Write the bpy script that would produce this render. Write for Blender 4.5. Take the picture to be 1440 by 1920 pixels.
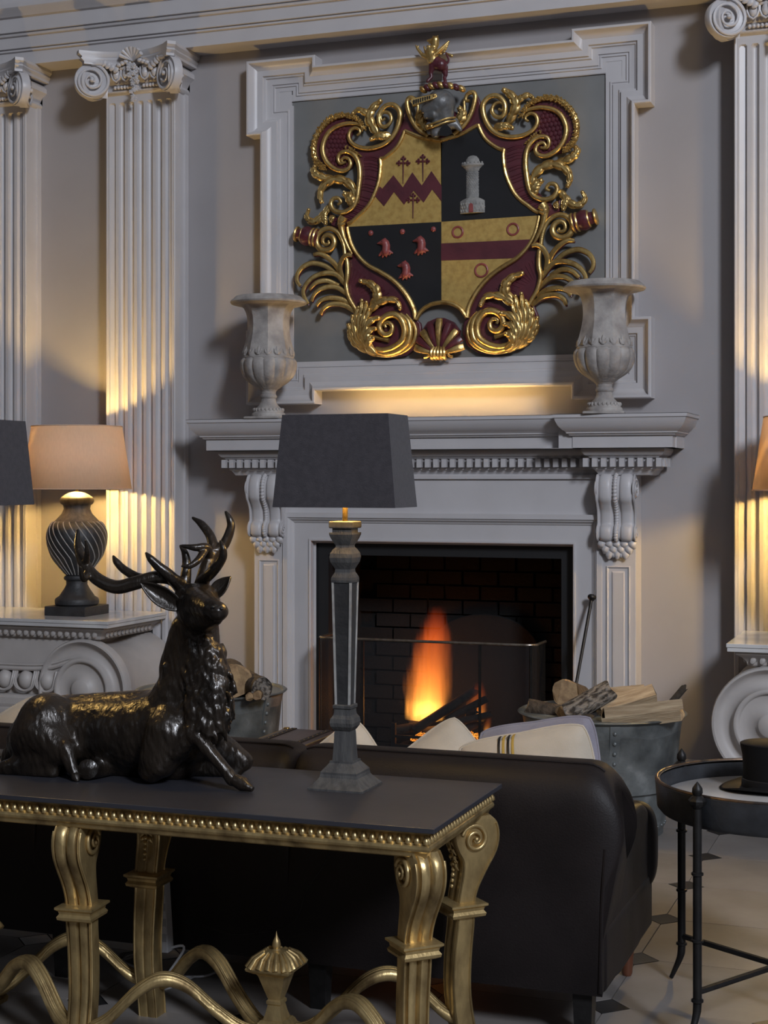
import bpy, bmesh, math, random
from mathutils import Vector, Matrix, noise
random.seed(7)
for _o in list(bpy.data.objects):
    bpy.data.objects.remove(_o)
SC = bpy.context.scene
COL = SC.collection
PI = math.pi
R = math.radians

# ---------------------------------------------------------------- camera
FPX, YAW, CAMZ, HOR = 2930.0, R(20), 1.65, 900.0
CY, SY = math.cos(YAW), math.sin(YAW)
cam = bpy.data.cameras.new('camera')
cam.sensor_fit = 'VERTICAL'
cam.sensor_height = 36.0
cam.sensor_width = 27.0
cam.lens = FPX / 1920 * 36
cam.shift_y = (HOR - 960) / 1920
cam.clip_start = 0.05
camo = bpy.data.objects.new('camera', cam)
camo.location = (0, 0, CAMZ)
camo.rotation_euler = (PI / 2, 0, YAW)
COL.objects.link(camo)
SC.camera = camo

# ---------------------------------------------------------------- world, daylight, exposure
SC.view_settings.view_transform = 'Standard'
SC.view_settings.look = 'None'
SC.view_settings.exposure = 0.0
SC.view_settings.gamma = 1.0
SC.view_settings.use_curve_mapping = False
wd = bpy.data.worlds.new('world')
SC.world = wd
wd.use_nodes = True
wd.node_tree.nodes['Background'].inputs[0].default_value = (0.55, 0.66, 0.85, 1)
wd.node_tree.nodes['Background'].inputs[1].default_value = 0.2

def area(name, loc, target, sx, sy, power, color):
    l = bpy.data.lights.new(name, 'AREA')
    l.shape = 'RECTANGLE'; l.size = sx; l.size_y = sy
    l.energy = power; l.color = color
    o = bpy.data.objects.new(name, l)
    o.location = loc
    o.rotation_euler = (Vector(target) - Vector(loc)).to_track_quat('-Z', 'Y').to_euler()
    COL.objects.link(o)
    return o
DAY = (0.83, 0.89, 1.0)
# daylight of the right-hand window (see wall_front), then two weak added fill lights
area('window_day_or_fill', (6.6, -3.9, 8.2), (0.0, 8, 3.0), 1.7, 2.8, 1450, DAY)
area('window_day_or_fill', (0.6, -3.9, 7.6), (0.6, 8, 4.0), 1.6, 4.2, 30, DAY)
area('window_day_or_fill', (-6.0, -3.9, 5.4), (-6.0, 8, 5.0), 2.0, 4.2, 20, DAY)

# ---------------------------------------------------------------- pixel -> place (on a plane of known depth or height)
def W(px, py, Y):
    u = (px - 720) / FPX; v = (HOR - py) / FPX
    t = Y / (CY + u * SY)
    return Vector((t * (-SY + u * CY), Y, CAMZ + v * t))
def WZ(px, py, z):
    u = (px - 720) / FPX; v = (HOR - py) / FPX
    t = (z - CAMZ) / v
    return Vector((t * (-SY + u * CY), t * (CY + u * SY), z))

# ---------------------------------------------------------------- materials
MATS = {}
def mat(name, c1, c2=None, rough=0.6, metal=0.0, nscale=6.0, bscale=60.0, bump=0.08, stretch=(1, 1, 1),
        detail=4.0, spec=0.5, lo=0.35, hi=0.65, coat=0.0, sheen=0.0, r2=None, bdist=0.01, c3=None):
    m = bpy.data.materials.new(name); MATS[name] = m
    m.use_nodes = True
    nt = m.node_tree; N = nt.nodes; L = nt.links
    b = N['Principled BSDF']
    b.inputs['Roughness'].default_value = rough
    b.inputs['Metallic'].default_value = metal
    b.inputs['Specular IOR Level'].default_value = spec
    b.inputs['Coat Weight'].default_value = coat
    b.inputs['Sheen Weight'].default_value = sheen
    tc = N.new('ShaderNodeTexCoord')
    mp = N.new('ShaderNodeMapping'); mp.inputs['Scale'].default_value = stretch
    L.new(tc.outputs['Object'], mp.inputs[0])
    n1 = N.new('ShaderNodeTexNoise'); n1.inputs['Scale'].default_value = nscale; n1.inputs['Detail'].default_value = detail
    L.new(mp.outputs[0], n1.inputs['Vector'])
    cr = N.new('ShaderNodeValToRGB')
    c2 = c2 or tuple(x * 0.9 for x in c1)
    cr.color_ramp.elements[0].position = lo; cr.color_ramp.elements[0].color = (*c2, 1)
    cr.color_ramp.elements[1].position = hi; cr.color_ramp.elements[1].color = (*c1, 1)
    if c3:
        e = cr.color_ramp.elements.new(min(0.98, hi + 0.12)); e.color = (*c3, 1)
    L.new(n1.outputs[0], cr.inputs[0])
    L.new(cr.outputs[0], b.inputs['Base Color'])
    if r2 is not None:
        mr = N.new('ShaderNodeMapRange')
        mr.inputs[1].default_value = lo; mr.inputs[2].default_value = hi
        mr.inputs[3].default_value = r2; mr.inputs[4].default_value = rough
        L.new(n1.outputs[0], mr.inputs[0]); L.new(mr.outputs[0], b.inputs['Roughness'])
    if bump:
        n2 = N.new('ShaderNodeTexNoise'); n2.inputs['Scale'].default_value = bscale; n2.inputs['Detail'].default_value = 5
        L.new(mp.outputs[0], n2.inputs['Vector'])
        bp = N.new('ShaderNodeBump'); bp.inputs['Strength'].default_value = bump; bp.inputs['Distance'].default_value = bdist
        L.new(n2.outputs[0], bp.inputs['Height']); L.new(bp.outputs[0], b.inputs['Normal'])
    return m

def emit_mat(name, color, strength):
    m = bpy.data.materials.new(name); MATS[name] = m
    m.use_nodes = True
    b = m.node_tree.nodes['Principled BSDF']
    b.inputs['Base Color'].default_value = (*color, 1)
    b.inputs['Emission Color'].default_value = (*color, 1)
    b.inputs['Emission Strength'].default_value = strength
    return m

PAINT = mat('wall_paint', (0.335, 0.315, 0.318), (0.315, 0.295, 0.298), 0.55, nscale=2.5, bscale=25, bump=0.03)
TRIM = mat('trim_paint', (0.52, 0.50, 0.505), (0.49, 0.47, 0.475), 0.40, nscale=5, bscale=8, bump=0)
PANEL = mat('panel_paint', (0.20, 0.20, 0.195), (0.165, 0.165, 0.16), 0.5, nscale=3.5, bscale=30, bump=0.05)
BOUNCEWALL = mat('dark_bounce_wall', (0.13, 0.095, 0.075), (0.09, 0.065, 0.05), 0.5, nscale=4, bump=0.05)  # unseen walls made dark brown to cut and warm the bounced light
CEILP = mat('ceiling_paint', (0.45, 0.44, 0.43), rough=0.8, bump=0)
GOLD = mat('aged_gold_leaf', (0.72, 0.51, 0.20), (0.33, 0.20, 0.065), 0.32, 0.9, nscale=28, bscale=110, bump=0.12, lo=0.28, hi=0.55, r2=0.55)
GOLDFLAT = mat('worn_gold_field', (0.60, 0.41, 0.13), (0.44, 0.28, 0.08), 0.5, 0.5, nscale=30, bscale=60, bump=0.1, lo=0.3, hi=0.6, r2=0.65, detail=8)
MAROON = mat('maroon_paint', (0.105, 0.022, 0.030), (0.07, 0.015, 0.022), 0.35, nscale=9, bscale=70, bump=0.1)
REDPAINT = mat('dull_red_paint', (0.27, 0.065, 0.06), (0.20, 0.045, 0.045), 0.42, nscale=15, bscale=70, bump=0.1)
BLACKP = mat('black_paint', (0.012, 0.012, 0.014), (0.008, 0.008, 0.009), 0.45, nscale=5, bscale=40, bump=0.04)
GILT = mat('pale_worn_gilding', (0.62, 0.46, 0.215), (0.20, 0.135, 0.06), 0.36, 0.8, nscale=16, bscale=90, bump=0.12, lo=0.3, hi=0.62, r2=0.55, detail=7, stretch=(1, 1, .5))
PEWTER = mat('pewter_grey', (0.17, 0.17, 0.168), (0.10, 0.10, 0.10), 0.40, 0.25, nscale=18, bscale=80, bump=0.15)
STONEGREY = mat('tower_stone', (0.30, 0.29, 0.27), (0.20, 0.195, 0.185), 0.75, nscale=30, bscale=120, bump=0.25)
URNSTONE = mat('weathered_urn_stone', (0.40, 0.37, 0.345), (0.22, 0.20, 0.19), 0.7, nscale=11, bscale=70, bump=0.25, lo=0.32, hi=0.6, detail=8, c3=(0.44, 0.42, 0.41))
SLIP = mat('black_slip', (0.014, 0.014, 0.015), rough=0.5, bump=0.04)
SOOT = mat('sooty_brick', (0.0026, 0.0023, 0.0022), (0.0014, 0.0013, 0.0012), 0.9, nscale=12, bscale=50, bump=0.4)
IRON = mat('black_iron', (0.022, 0.021, 0.021), (0.014, 0.013, 0.013), 0.48, 0.5, nscale=20, bscale=80, bump=0.1)
RAILM = mat('steel_rail', (0.33, 0.29, 0.25), (0.2, 0.17, 0.14), 0.35, 0.9, nscale=30, bump=0.05)
BRONZE = mat('dark_bronze', (0.034, 0.025, 0.018), (0.012, 0.0095, 0.008), 0.33, 0.35, nscale=7, bscale=55, bump=0.5, coat=0.15, lo=0.3, hi=0.7, c3=(0.06, 0.038, 0.02), stretch=(1.7, 1.7, .6), bdist=0.006, r2=0.26)
TOPSLATE = mat('dark_slate_top', (0.036, 0.036, 0.044), (0.030, 0.030, 0.037), 0.36, nscale=3, bscale=60, bump=0.02, r2=0.4)
LEATHER = mat('dark_brown_leather', (0.0125, 0.0088, 0.0088), (0.008, 0.0058, 0.006), 0.6, nscale=4, bscale=180, bump=0.12, r2=0.5, spec=0.3)
MARBLE = mat('white_marble', (0.62, 0.61, 0.60), (0.50, 0.49, 0.49), 0.16, nscale=4, bscale=10, bump=0, lo=0.42, hi=0.58, detail=10)
CAPSTONE = mat('painted_plaster', (0.46, 0.43, 0.41), (0.40, 0.37, 0.355), 0.5, nscale=5, bscale=30, bump=0.05)
GREYSHADE = mat('charcoal_linen', (0.046, 0.040, 0.046), (0.034, 0.030, 0.035), 0.85, nscale=60, bscale=320, bump=0.25, stretch=(1, 1, 1), sheen=0.15)
LAMPWOOD = mat('grey_washed_wood', (0.085, 0.083, 0.08), (0.045, 0.044, 0.045), 0.6, nscale=12, bscale=60, bump=0.2, stretch=(4, 4, 0.6))
LAMPEDGE = mat('chalky_edge', (0.40, 0.39, 0.37), (0.24, 0.23, 0.22), 0.7, nscale=20, bump=0.1)
BRASS = mat('brass', (0.62, 0.43, 0.17), (0.45, 0.3, 0.1), 0.3, 1.0, nscale=20, bump=0.03)
DARKURN = mat('dark_carved_wood', (0.034, 0.033, 0.034), (0.018, 0.018, 0.019), 0.55, nscale=14, bscale=60, bump=0.2)
FLOORST = mat('pale_stone_tile', (0.225, 0.205, 0.192), (0.165, 0.15, 0.14), 0.42, nscale=2.2, bscale=30, bump=0.06, detail=8, r2=0.55)
FLOORBK = mat('black_tile', (0.015, 0.015, 0.016), rough=0.35, bump=0.03)
GROUT = mat('grout', (0.14, 0.13, 0.12), rough=0.9, bump=0.05)
ZINC = mat('weathered_zinc', (0.19, 0.205, 0.205), (0.085, 0.094, 0.096), 0.5, 0.4, nscale=7, bscale=50, bump=0.2, detail=8, lo=0.35, hi=0.62, c3=(0.34, 0.36, 0.36), r2=0.35)
BARK = mat('grey_bark', (0.21, 0.185, 0.16), (0.03, 0.024, 0.02), 0.9, nscale=34, bscale=34, bump=1.0, stretch=(1.4, 1.4, .7), bdist=0.03, lo=0.40, hi=0.56)
BARKB = mat('brown_bark', (0.10, 0.07, 0.045), (0.035, 0.024, 0.016), 0.9, nscale=26, bscale=50, bump=0.7, bdist=0.015)
SPLIT = mat('split_timber', (0.47, 0.36, 0.23), (0.25, 0.17, 0.095), 0.8, nscale=9, bscale=30, bump=0.5, detail=8, stretch=(7, 7, .8), lo=0.3, hi=0.68)
ENDGRAIN = mat('sawn_log_end', (0.40, 0.27, 0.14), (0.22, 0.135, 0.07), 0.85, nscale=22, bscale=70, bump=0.3)
CHAR = mat('charred_log', (0.03, 0.024, 0.02), (0.012, 0.010, 0.009), 0.9, nscale=25, bscale=50, bump=0.5)
CREAM = mat('cream_cotton', (0.50, 0.44, 0.36), (0.43, 0.375, 0.30), 0.85, nscale=9, bscale=220, bump=0.15, sheen=0.2)
LILAC = mat('grey_lilac_velvet', (0.25, 0.235, 0.28), (0.18, 0.17, 0.21), 0.8, nscale=10, bscale=150, bump=0.15, sheen=0.4)
WHITEPL = mat('white_plastic', (0.62, 0.62, 0.64), rough=0.4, bump=0)
HATM = mat('black_silk', (0.007, 0.007, 0.008), (0.005, 0.005, 0.006), 0.6, nscale=8, bscale=200, bump=0.05, spec=0.18)
REDWOOD = mat('red_brown_wood', (0.13, 0.045, 0.022), rough=0.4, bump=0.05)
TRAYIN = mat('tray_grey_metal', (0.075, 0.08, 0.09), (0.05, 0.052, 0.058), 0.4, 0.5, nscale=14, bump=0.08)
TRUNKM = mat('trunk_leather', (0.05, 0.026, 0.02), (0.03, 0.016, 0.013), 0.38, nscale=6, bscale=90, bump=0.1)

# ---------------------------------------------------------------- geometry
def cr(pts, n=8, closed=False):
    """Catmull-Rom through points (tuples of any length)"""
    P = [tuple(p) for p in pts]; k = len(P); out = []
    rng = range(k) if closed else range(k - 1)
    for i in rng:
        p1 = P[i]; p2 = P[(i + 1) % k]
        p0 = P[i - 1] if (closed or i > 0) else tuple(2 * a - b for a, b in zip(p1, p2))
        p3 = P[(i + 2) % k] if (closed or i + 2 < k) else tuple(2 * b - a for a, b in zip(p1, p2))
        for j in range(n):
            t = j / n; t2 = t * t; t3 = t2 * t
            out.append(tuple(0.5 * (2 * b + (c - a) * t + (2 * a - 5 * b + 4 * c - d) * t2 + (3 * b - a - 3 * c + d) * t3)
                             for a, b, c, d in zip(p0, p1, p2, p3)))
    if not closed:
        out.append(P[-1])
    return out

def spiral(cx, cy, r0, r1, a0, turns, n=40):
    return [(cx + (r0 + (r1 - r0) * i / n) * math.cos(a0 + 2 * PI * turns * i / n),
             cy + (r0 + (r1 - r0) * i / n) * math.sin(a0 + 2 * PI * turns * i / n)) for i in range(n + 1)]

class G:
    def __init__(s):
        s.v = []; s.f = []
    def add(s, v, f):
        k = len(s.v); s.v += [Vector(p) for p in v]; s.f += [tuple(i + k for i in q) for q in f]
        return s
    def xf(s, M, start=0):
        for i in range(start, len(s.v)):
            s.v[i] = M @ s.v[i]
        return s
    def box(s, x0, x1, y0, y1, z0, z1):
        return s.add([(x0, y0, z0), (x1, y0, z0), (x1, y1, z0), (x0, y1, z0), (x0, y0, z1), (x1, y0, z1), (x1, y1, z1), (x0, y1, z1)],
                     [(3, 2, 1, 0), (4, 5, 6, 7), (0, 1, 5, 4), (1, 2, 6, 5), (2, 3, 7, 6), (3, 0, 4, 7)])
    def obox(s, p, q, w, h, up=(0, 0, 1)):
        """bar from p to q, w wide, h along up"""
        p = Vector(p); q = Vector(q); d = (q - p).normalized(); up = Vector(up)
        sd = d.cross(up).normalized() * w / 2; u = sd.cross(d).normalized() * h / 2
        vs = [p - sd - u, p + sd - u, p + sd + u, p - sd + u, q - sd - u, q + sd - u, q + sd + u, q - sd + u]
        return s.add(vs, [(0, 1, 2, 3), (7, 6, 5, 4), (0, 4, 5, 1), (1, 5, 6, 2), (2, 6, 7, 3), (3, 7, 4, 0)])
    def prism(s, pts, d):
        """pts: list of 3-D points of a planar polygon, d: extrusion vector"""
        n = len(pts); d = Vector(d); A = [Vector(p) for p in pts]
        return s.add(A + [p + d for p in A], [tuple(range(n)), tuple(range(2 * n - 1, n - 1, -1))] +
                     [(i, i + n, (i + 1) % n + n, (i + 1) % n) for i in range(n)])
    def lathe(s, prof, seg=48, c=(0, 0, 0), rf=None, cap=True):
        n = len(prof); vs = []
        for i in range(seg):
            a = 2 * PI * i / seg
            for j, (r, z) in enumerate(prof):
                k = rf(a, j, z) if rf else 1
                vs.append((c[0] + r * k * math.cos(a), c[1] + r * k * math.sin(a), c[2] + z))
        fs = []
        for i in range(seg):
            i2 = (i + 1) % seg
            for j in range(n - 1):
                fs.append((i * n + j, i2 * n + j, i2 * n + j + 1, i * n + j + 1))
        if cap:
            if prof[0][0] > 1e-6: fs.append(tuple(i * n for i in range(seg - 1, -1, -1)))
            if prof[-1][0] > 1e-6: fs.append(tuple(i * n + n - 1 for i in range(seg)))
        return s.add(vs, fs)
    def polylathe(s, prof, sides=4, c=(0, 0, 0), rot=PI / 4, sx=1, sy=1, cap=True):
        """mitred square/polygon turning: r is the half width across flats"""
        k = 1 / math.cos(PI / sides)
        n = len(prof); vs = []
        for i in range(sides):
            a = 2 * PI * i / sides + rot
            for (r, z) in prof:
                vs.append((c[0] + r * k * math.cos(a) * sx, c[1] + r * k * math.sin(a) * sy, c[2] + z))
        fs = []
        for i in range(sides):
            i2 = (i + 1) % sides
            for j in range(n - 1):
                fs.append((i * n + j, i2 * n + j, i2 * n + j + 1, i * n + j + 1))
        if cap:
            fs.append(tuple(i * n for i in range(sides - 1, -1, -1))); fs.append(tuple(i * n + n - 1 for i in range(sides)))
        return s.add(vs, fs)
    def sphere(s, c, r, seg=12, rings=8, M=None):
        rx, ry, rz = (r, r, r) if not hasattr(r, '__len__') else r
        vs = [Vector((0, 0, rz))]
        for j in range(1, rings):
            th = PI * j / rings
            for i in range(seg):
                a = 2 * PI * i / seg
                vs.append(Vector((rx * math.sin(th) * math.cos(a), ry * math.sin(th) * math.sin(a), rz * math.cos(th))))
        vs.append(Vector((0, 0, -rz)))
        fs = [(0, 1 + i, 1 + (i + 1) % seg) for i in range(seg)]
        for j in range(rings - 2):
            for i in range(seg):
                a = 1 + j * seg + i; b = 1 + j * seg + (i + 1) % seg
                fs.append((a, a + seg, b + seg, b))
        e = len(vs) - 1; k = 1 + (rings - 2) * seg
        fs += [(e, k + (i + 1) % seg, k + i) for i in range(seg)]
        if M: vs = [M @ v for v in vs]
        c = Vector(c)
        return s.add([v + c for v in vs], fs)
    def tube(s, pts, r, seg=10, out=None, flat=1.0, cap=True, closed=False):
        """tube along pts; r number or list; out: fixed outward direction (relief) with depth = flat * r"""
        P = [Vector(p) for p in pts]; n = len(P)
        rr = r if hasattr(r, '__len__') else [r] * n
        if len(rr) != n:
            rr = [rr[int(i * (len(rr) - 1) / max(1, n - 1))] + (rr[min(len(rr) - 1, int(i * (len(rr) - 1) / max(1, n - 1)) + 1)] - rr[int(i * (len(rr) - 1) / max(1, n - 1))]) * ((i * (len(rr) - 1) / max(1, n - 1)) % 1) for i in range(n)]
        T = []
        for i in range(n):
            a = P[(i - 1) % n] if (closed or i > 0) else P[0]
            b = P[(i + 1) % n] if (closed or i < n - 1) else P[-1]
            d = b - a
            T.append(d.normalized() if d.length > 1e-9 else Vector((0, 0, 1)))
        vs = []
        if out is not None:
            o = Vector(out).normalized()
        else:
            o = T[0].orthogonal().normalized()
        for i in range(n):
            if out is None:
                o = o - T[i] * o.dot(T[i])
                o = o.normalized() if o.length > 1e-6 else T[i].orthogonal().normalized()
                oo = o
            else:
                oo = o
            sd = T[i].cross(oo)
            sd = sd.normalized() if sd.length > 1e-6 else oo.orthogonal().normalized()
            for k in range(seg):
                a = 2 * PI * k / seg
                vs.append(P[i] + sd * (rr[i] * math.cos(a)) + oo * (rr[i] * flat * math.sin(a)))
        fs = []
        m = n if closed else n - 1
        for i in range(m):
            i2 = (i + 1) % n
            for k in range(seg):
                k2 = (k + 1) % seg
                fs.append((i * seg + k, i * seg + k2, i2 * seg + k2, i2 * seg + k))
        if cap and not closed:
            fs.append(tuple(range(seg - 1, -1, -1))); fs.append(tuple((n - 1) * seg + k for k in range(seg)))
        return s.add(vs, fs)
    def sweep(s, path, prof, to3, closed=True, cap=True):
        """mitred sweep of prof [(offset, height)] along a 2-D path; to3(a, b, h) -> 3-D. offset is to the left of travel"""
        P = [Vector((p[0], p[1])) for p in path]; n = len(P); m = len(prof); vs = []
        for i in range(n):
            d1 = (P[i] - P[i - 1]) if (closed or i > 0) else (P[1] - P[0])
            d2 = (P[(i + 1) % n] - P[i]) if (closed or i < n - 1) else (P[-1] - P[-2])
            d1.normalize(); d2.normalize()
            n1 = Vector((-d1.y, d1.x)); n2 = Vector((-d2.y, d2.x))
            mt = (n1 + n2) / max(0.2, 1 + n1.dot(n2))
            for (o, h) in prof:
                q = P[i] + mt * o
                vs.append(to3(q.x, q.y, h))
        fs = []
        k = n if closed else n - 1
        for i in range(k):
            i2 = (i + 1) % n
            for j in range(m - 1):
                fs.append((i * m + j, i2 * m + j, i2 * m + j + 1, i * m + j + 1))
        if cap and not closed:
            fs.append(tuple(range(m - 1, -1, -1))); fs.append(tuple((n - 1) * m + j for j in range(m)))
        return s.add(vs, fs)
    def grid(s, fn, nu, nv, cu=False, cv=False):
        vs = [fn(i / (nu if cu else nu - 1), j / (nv if cv else nv - 1)) for i in range(nu) for j in range(nv)]
        fs = []
        for i in range(nu if cu else nu - 1):
            for j in range(nv if cv else nv - 1):
                a = i * nv + j; b = ((i + 1) % nu) * nv + j; j2 = (j + 1) % nv
                c = ((i + 1) % nu) * nv + j2; d = i * nv + j2
                fs.append((a, b, c, d))
        return s.add(vs, fs)
    def mesh(s, name, material, smooth=35, fix=True):
        me = bpy.data.meshes.new(name)
        me.from_pydata([tuple(v) for v in s.v], [], s.f)
        if fix:
            bm = bmesh.new(); bm.from_mesh(me)
            bmesh.ops.recalc_face_normals(bm, faces=bm.faces)
            bm.to_mesh(me); bm.free()
        me.materials.append(material)
        if smooth:
            me.shade_smooth(); me.set_sharp_from_angle(angle=R(smooth))
        return me
    def obj(s, name, material, parent=None, smooth=35, bevel=0, bseg=2, fix=True):
        o = bpy.data.objects.new(name, s.mesh(name, material, smooth, fix))
        COL.objects.link(o)
        if bevel:
            b = o.modifiers.new('bevel', 'BEVEL'); b.width = bevel; b.segments = bseg; b.limit_method = 'ANGLE'; b.angle_limit = R(30)
        if parent: adopt(o, parent)
        return o

def adopt(o, parent):
    o.parent = parent
    if parent.type == 'EMPTY' and parent.get('_w'):
        o.matrix_parent_inverse = Matrix.Translation(-parent.location)
def thing(name, label, cat, loc=(0, 0, 0), group=None, world=True):
    """an Empty at the thing's base; world=True: its parts are given in world coordinates"""
    o = bpy.data.objects.new(name, None); COL.objects.link(o)
    o.empty_display_size = 0.1
    o.location = loc; o['label'] = label; o['category'] = cat
    if world: o['_w'] = 1
    if group: o['group'] = group
    return o
def tag(o, label, cat, group=None):
    o['label'] = label; o['category'] = cat
    if group: o['group'] = group
    return o
def struct(o, label=None):
    o['kind'] = 'structure'
    if label: o['label'] = label
    return o
def like(o, M, parent):
    """a further piece sharing the mesh of o"""
    c = o.copy(); COL.objects.link(c); c.parent = parent; c.matrix_parent_inverse = o.matrix_parent_inverse.copy()
    c.matrix_basis = M
    return c
def dup(root, loc, rotz=0.0, label=None, sx=1.0):
    r = root.copy(); COL.objects.link(r); r.location = loc; r.rotation_euler = (0, 0, rotz)
    if sx != 1: r.scale = (sx, 1, 1)
    if label: r['label'] = label
    for ch in list(root.children):
        c = ch.copy(); COL.objects.link(c); c.parent = r
        for g in list(ch.children):
            d = g.copy(); COL.objects.link(d); d.parent = c
    return r
def blob(g, voxel=0.006, smooth=4, factor=0.6):
    """fuse overlapping solids of g into one smooth skin"""
    me = g.mesh('tmp', PAINT, 0)
    o = bpy.data.objects.new('tmp', me); COL.objects.link(o)
    m = o.modifiers.new('r', 'REMESH'); m.mode = 'VOXEL'; m.voxel_size = voxel
    if smooth:
        m2 = o.modifiers.new('s', 'SMOOTH'); m2.iterations = smooth; m2.factor = factor
    dg = bpy.context.evaluated_depsgraph_get()
    ev = o.evaluated_get(dg).to_mesh()
    r = G(); r.v = [v.co.copy() for v in ev.vertices]; r.f = [tuple(p.vertices) for p in ev.polygons]
    bpy.data.objects.remove(o)
    return r
def capsule(g, p, q, r0, r1, seg=14):
    p = Vector(p); q = Vector(q); d = (q - p); L = d.length
    d = d / L if L > 1e-6 else Vector((0, 0, 1))
    pts = []; rr = []
    for k in range(5):
        a = PI / 2 * (1 - k / 4); pts.append(p - d * r0 * math.sin(a)); rr.append(max(1e-4, r0 * math.cos(a)))
    for k in range(5):
        a = PI / 2 * k / 4; pts.append(q + d * r1 * math.sin(a)); rr.append(max(1e-4, r1 * math.cos(a)))
    g.tube(pts, rr, seg)
    return g
def smoothpath(pts, n=6):
    return [Vector(p) for p in cr(pts, n)]
# ================================================================= THE ROOM
XC = -2.61                       # axis of the chimneypiece
YW = 8.15                        # wall face
def wall(name, boxes, m):
    g = G()
    for b in boxes: g.box(*b)
    return struct(g.obj(name, m, smooth=0))
OX0, OX1, OZ = -3.36, -1.86, 1.33
wall('wall_back', [(-9, OX0, YW, YW + 0.75, 0, 11), (OX1, 8, YW, YW + 0.75, 0, 11), (OX0, OX1, YW, YW + 0.75, OZ, 11)], PAINT)
wall('wall_left', [(-9.3, -9, -4, YW + 0.75, 0, 11)], BOUNCEWALL)
wall('wall_right', [(8, 8.3, -4, YW + 0.75, 0, 11)], BOUNCEWALL)
# unseen opposite wall: one window gives the daylight, two are added for fill
wins = [(5.6, 7.6, 6.6, 9.8), (-0.2, 1.4, 5.5, 9.7), (-7.0, -5.0, 3.3, 7.5)]
xs = sorted(wins)
bx = []
prev = -9
for (a, b, z0, z1) in xs:
    bx.append((prev, a, -4.4, -4.0, 0, 11)); bx.append((a, b, -4.4, -4.0, 0, z0)); bx.append((a, b, -4.4, -4.0, z1, 11)); prev = b
bx.append((prev, 8, -4.4, -4.0, 0, 11))
wall('wall_front', bx, BOUNCEWALL)
for k, (a, b, z0, z1) in enumerate(xs):
    g = G()
    g.box(a, a + 0.07, -4.3, -4.2, z0, z1); g.box(b - 0.07, b, -4.3, -4.2, z0, z1)
    g.box(a, b, -4.3, -4.2, z0, z0 + 0.07); g.box(a, b, -4.3, -4.2, z1 - 0.07, z1)
    g.box((a + b) / 2 - 0.03, (a + b) / 2 + 0.03, -4.28, -4.22, z0, z1)
    for q in (1, 2, 3): g.box(a, b, -4.28, -4.22, z0 + (z1 - z0) * q / 4 - 0.02, z0 + (z1 - z0) * q / 4 + 0.02)
    struct(g.obj('window_%d' % (k + 1), TRIM, smooth=0))
wall('ceiling', [(-9.3, 8.3, -4.4, YW + 0.75, 11, 11.2)], CEILP)

# ---- stone floor with black cabochons
fl = struct(G().box(-9.3, 8.3, -4.4, 9.2, -0.12, -0.012).obj('floor', GROUT, smooth=0))
T = 0.518; TX0, TY0 = -1.02, 4.844; CH = 0.072
def tilemesh():
    a = T / 2 - 0.0015; c = CH + 0.0015
    g = G()
    pts = [(-a + c, -a), (a - c, -a), (a, -a + c), (a, a - c), (a - c, a), (-a + c, a), (-a, a - c), (-a, -a + c)]
    g.prism([(x, y, -0.012) for x, y in pts], (0, 0, 0.012))
    return g
t0 = None; d0 = None
for i in range(-9, 5):
    for j in range(-7, 7):
        cx = TX0 + T * (i + 0.5); cy = TY0 + T * (j + 0.5)
        if cy > YW - 0.1 or cy < 1.2: continue
        jz = random.uniform(-0.0006, 0.0006)
        if t0 is None:
            t0 = tilemesh().obj('floor_tile', FLOORST, fl, smooth=0); t0.location = (cx, cy, jz)
        else:
            like(t0, Matrix.Translation((cx, cy, jz)), fl)
        px, py = TX0 + T * i, TY0 + T * j
        if py < YW - 0.1:
            if d0 is None:
                c = CH - 0.0015
                d0 = G().prism([(c, 0, -0.012), (0, c, -0.012), (-c, 0, -0.012), (0, -c, -0.012)], (0, 0, 0.012)).obj('black_inset_tile', FLOORBK, fl, smooth=0)
                d0.location = (px, py, 0)
            else:
                like(d0, Matrix.Translation((px, py, 0)), fl)
g = G()
g.box(-9, 8, 1.0, 1.0 + 0.001, -0.02, -0.013)
# remaining floor towards the opposite wall
struct(G().box(-9, 8, -4.0, 1.2 + 0.02, -0.012, -0.0005).obj('floor_far_end', FLOORST, smooth=0))
struct(G().box(-9, TX0 - 9 * T, 1.22, YW, -0.012, -0.0005).obj('floor_side_strip', FLOORST, smooth=0))
struct(G().box(TX0 + 5 * T, 8, 1.22, YW, -0.012, -0.0005).obj('floor_side_strip', FLOORST, smooth=0))

# ---- entablature
ZA = 4.11
prof = [(YW + 0.01, ZA), (7.97, ZA), (7.97, ZA + 0.075), (7.955, ZA + 0.078), (7.955, ZA + 0.086), (7.962, ZA + 0.092), (7.945, ZA + 0.094),
        (7.945, ZA + 0.158), (7.93, ZA + 0.162), (7.926, ZA + 0.172), (7.936, ZA + 0.180), (7.918, ZA + 0.182), (7.918, ZA + 0.262), (7.90, ZA + 0.268), (7.885, ZA + 0.285),
        (7.868, ZA + 0.30), (7.86, ZA + 0.31), (7.86, ZA + 0.335), (7.93, ZA + 0.345), (7.93, ZA + 0.95), (7.75, ZA + 1.05), (7.55, ZA + 1.25), (YW + 0.01, ZA + 1.3)]
g = G().prism([(-9, y, z) for y, z in prof], (17, 0, 0))
struct(g.obj('trim_1', TRIM, smooth=25), 'grey painted entablature running over the pilasters')
# baseboards
for k, (a, b) in enumerate(((-9, -3.72), (-1.5, 8))):
    g = G().prism([(a, y, z) for y, z in ((YW + .01, 0), (8.12, 0), (8.12, .16), (8.13, .175), (8.135, .2), (YW + .01, .205))], (b - a, 0, 0))
    struct(g.obj('baseboard_back_%s' % 'ab'[k], TRIM, smooth=25))

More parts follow.
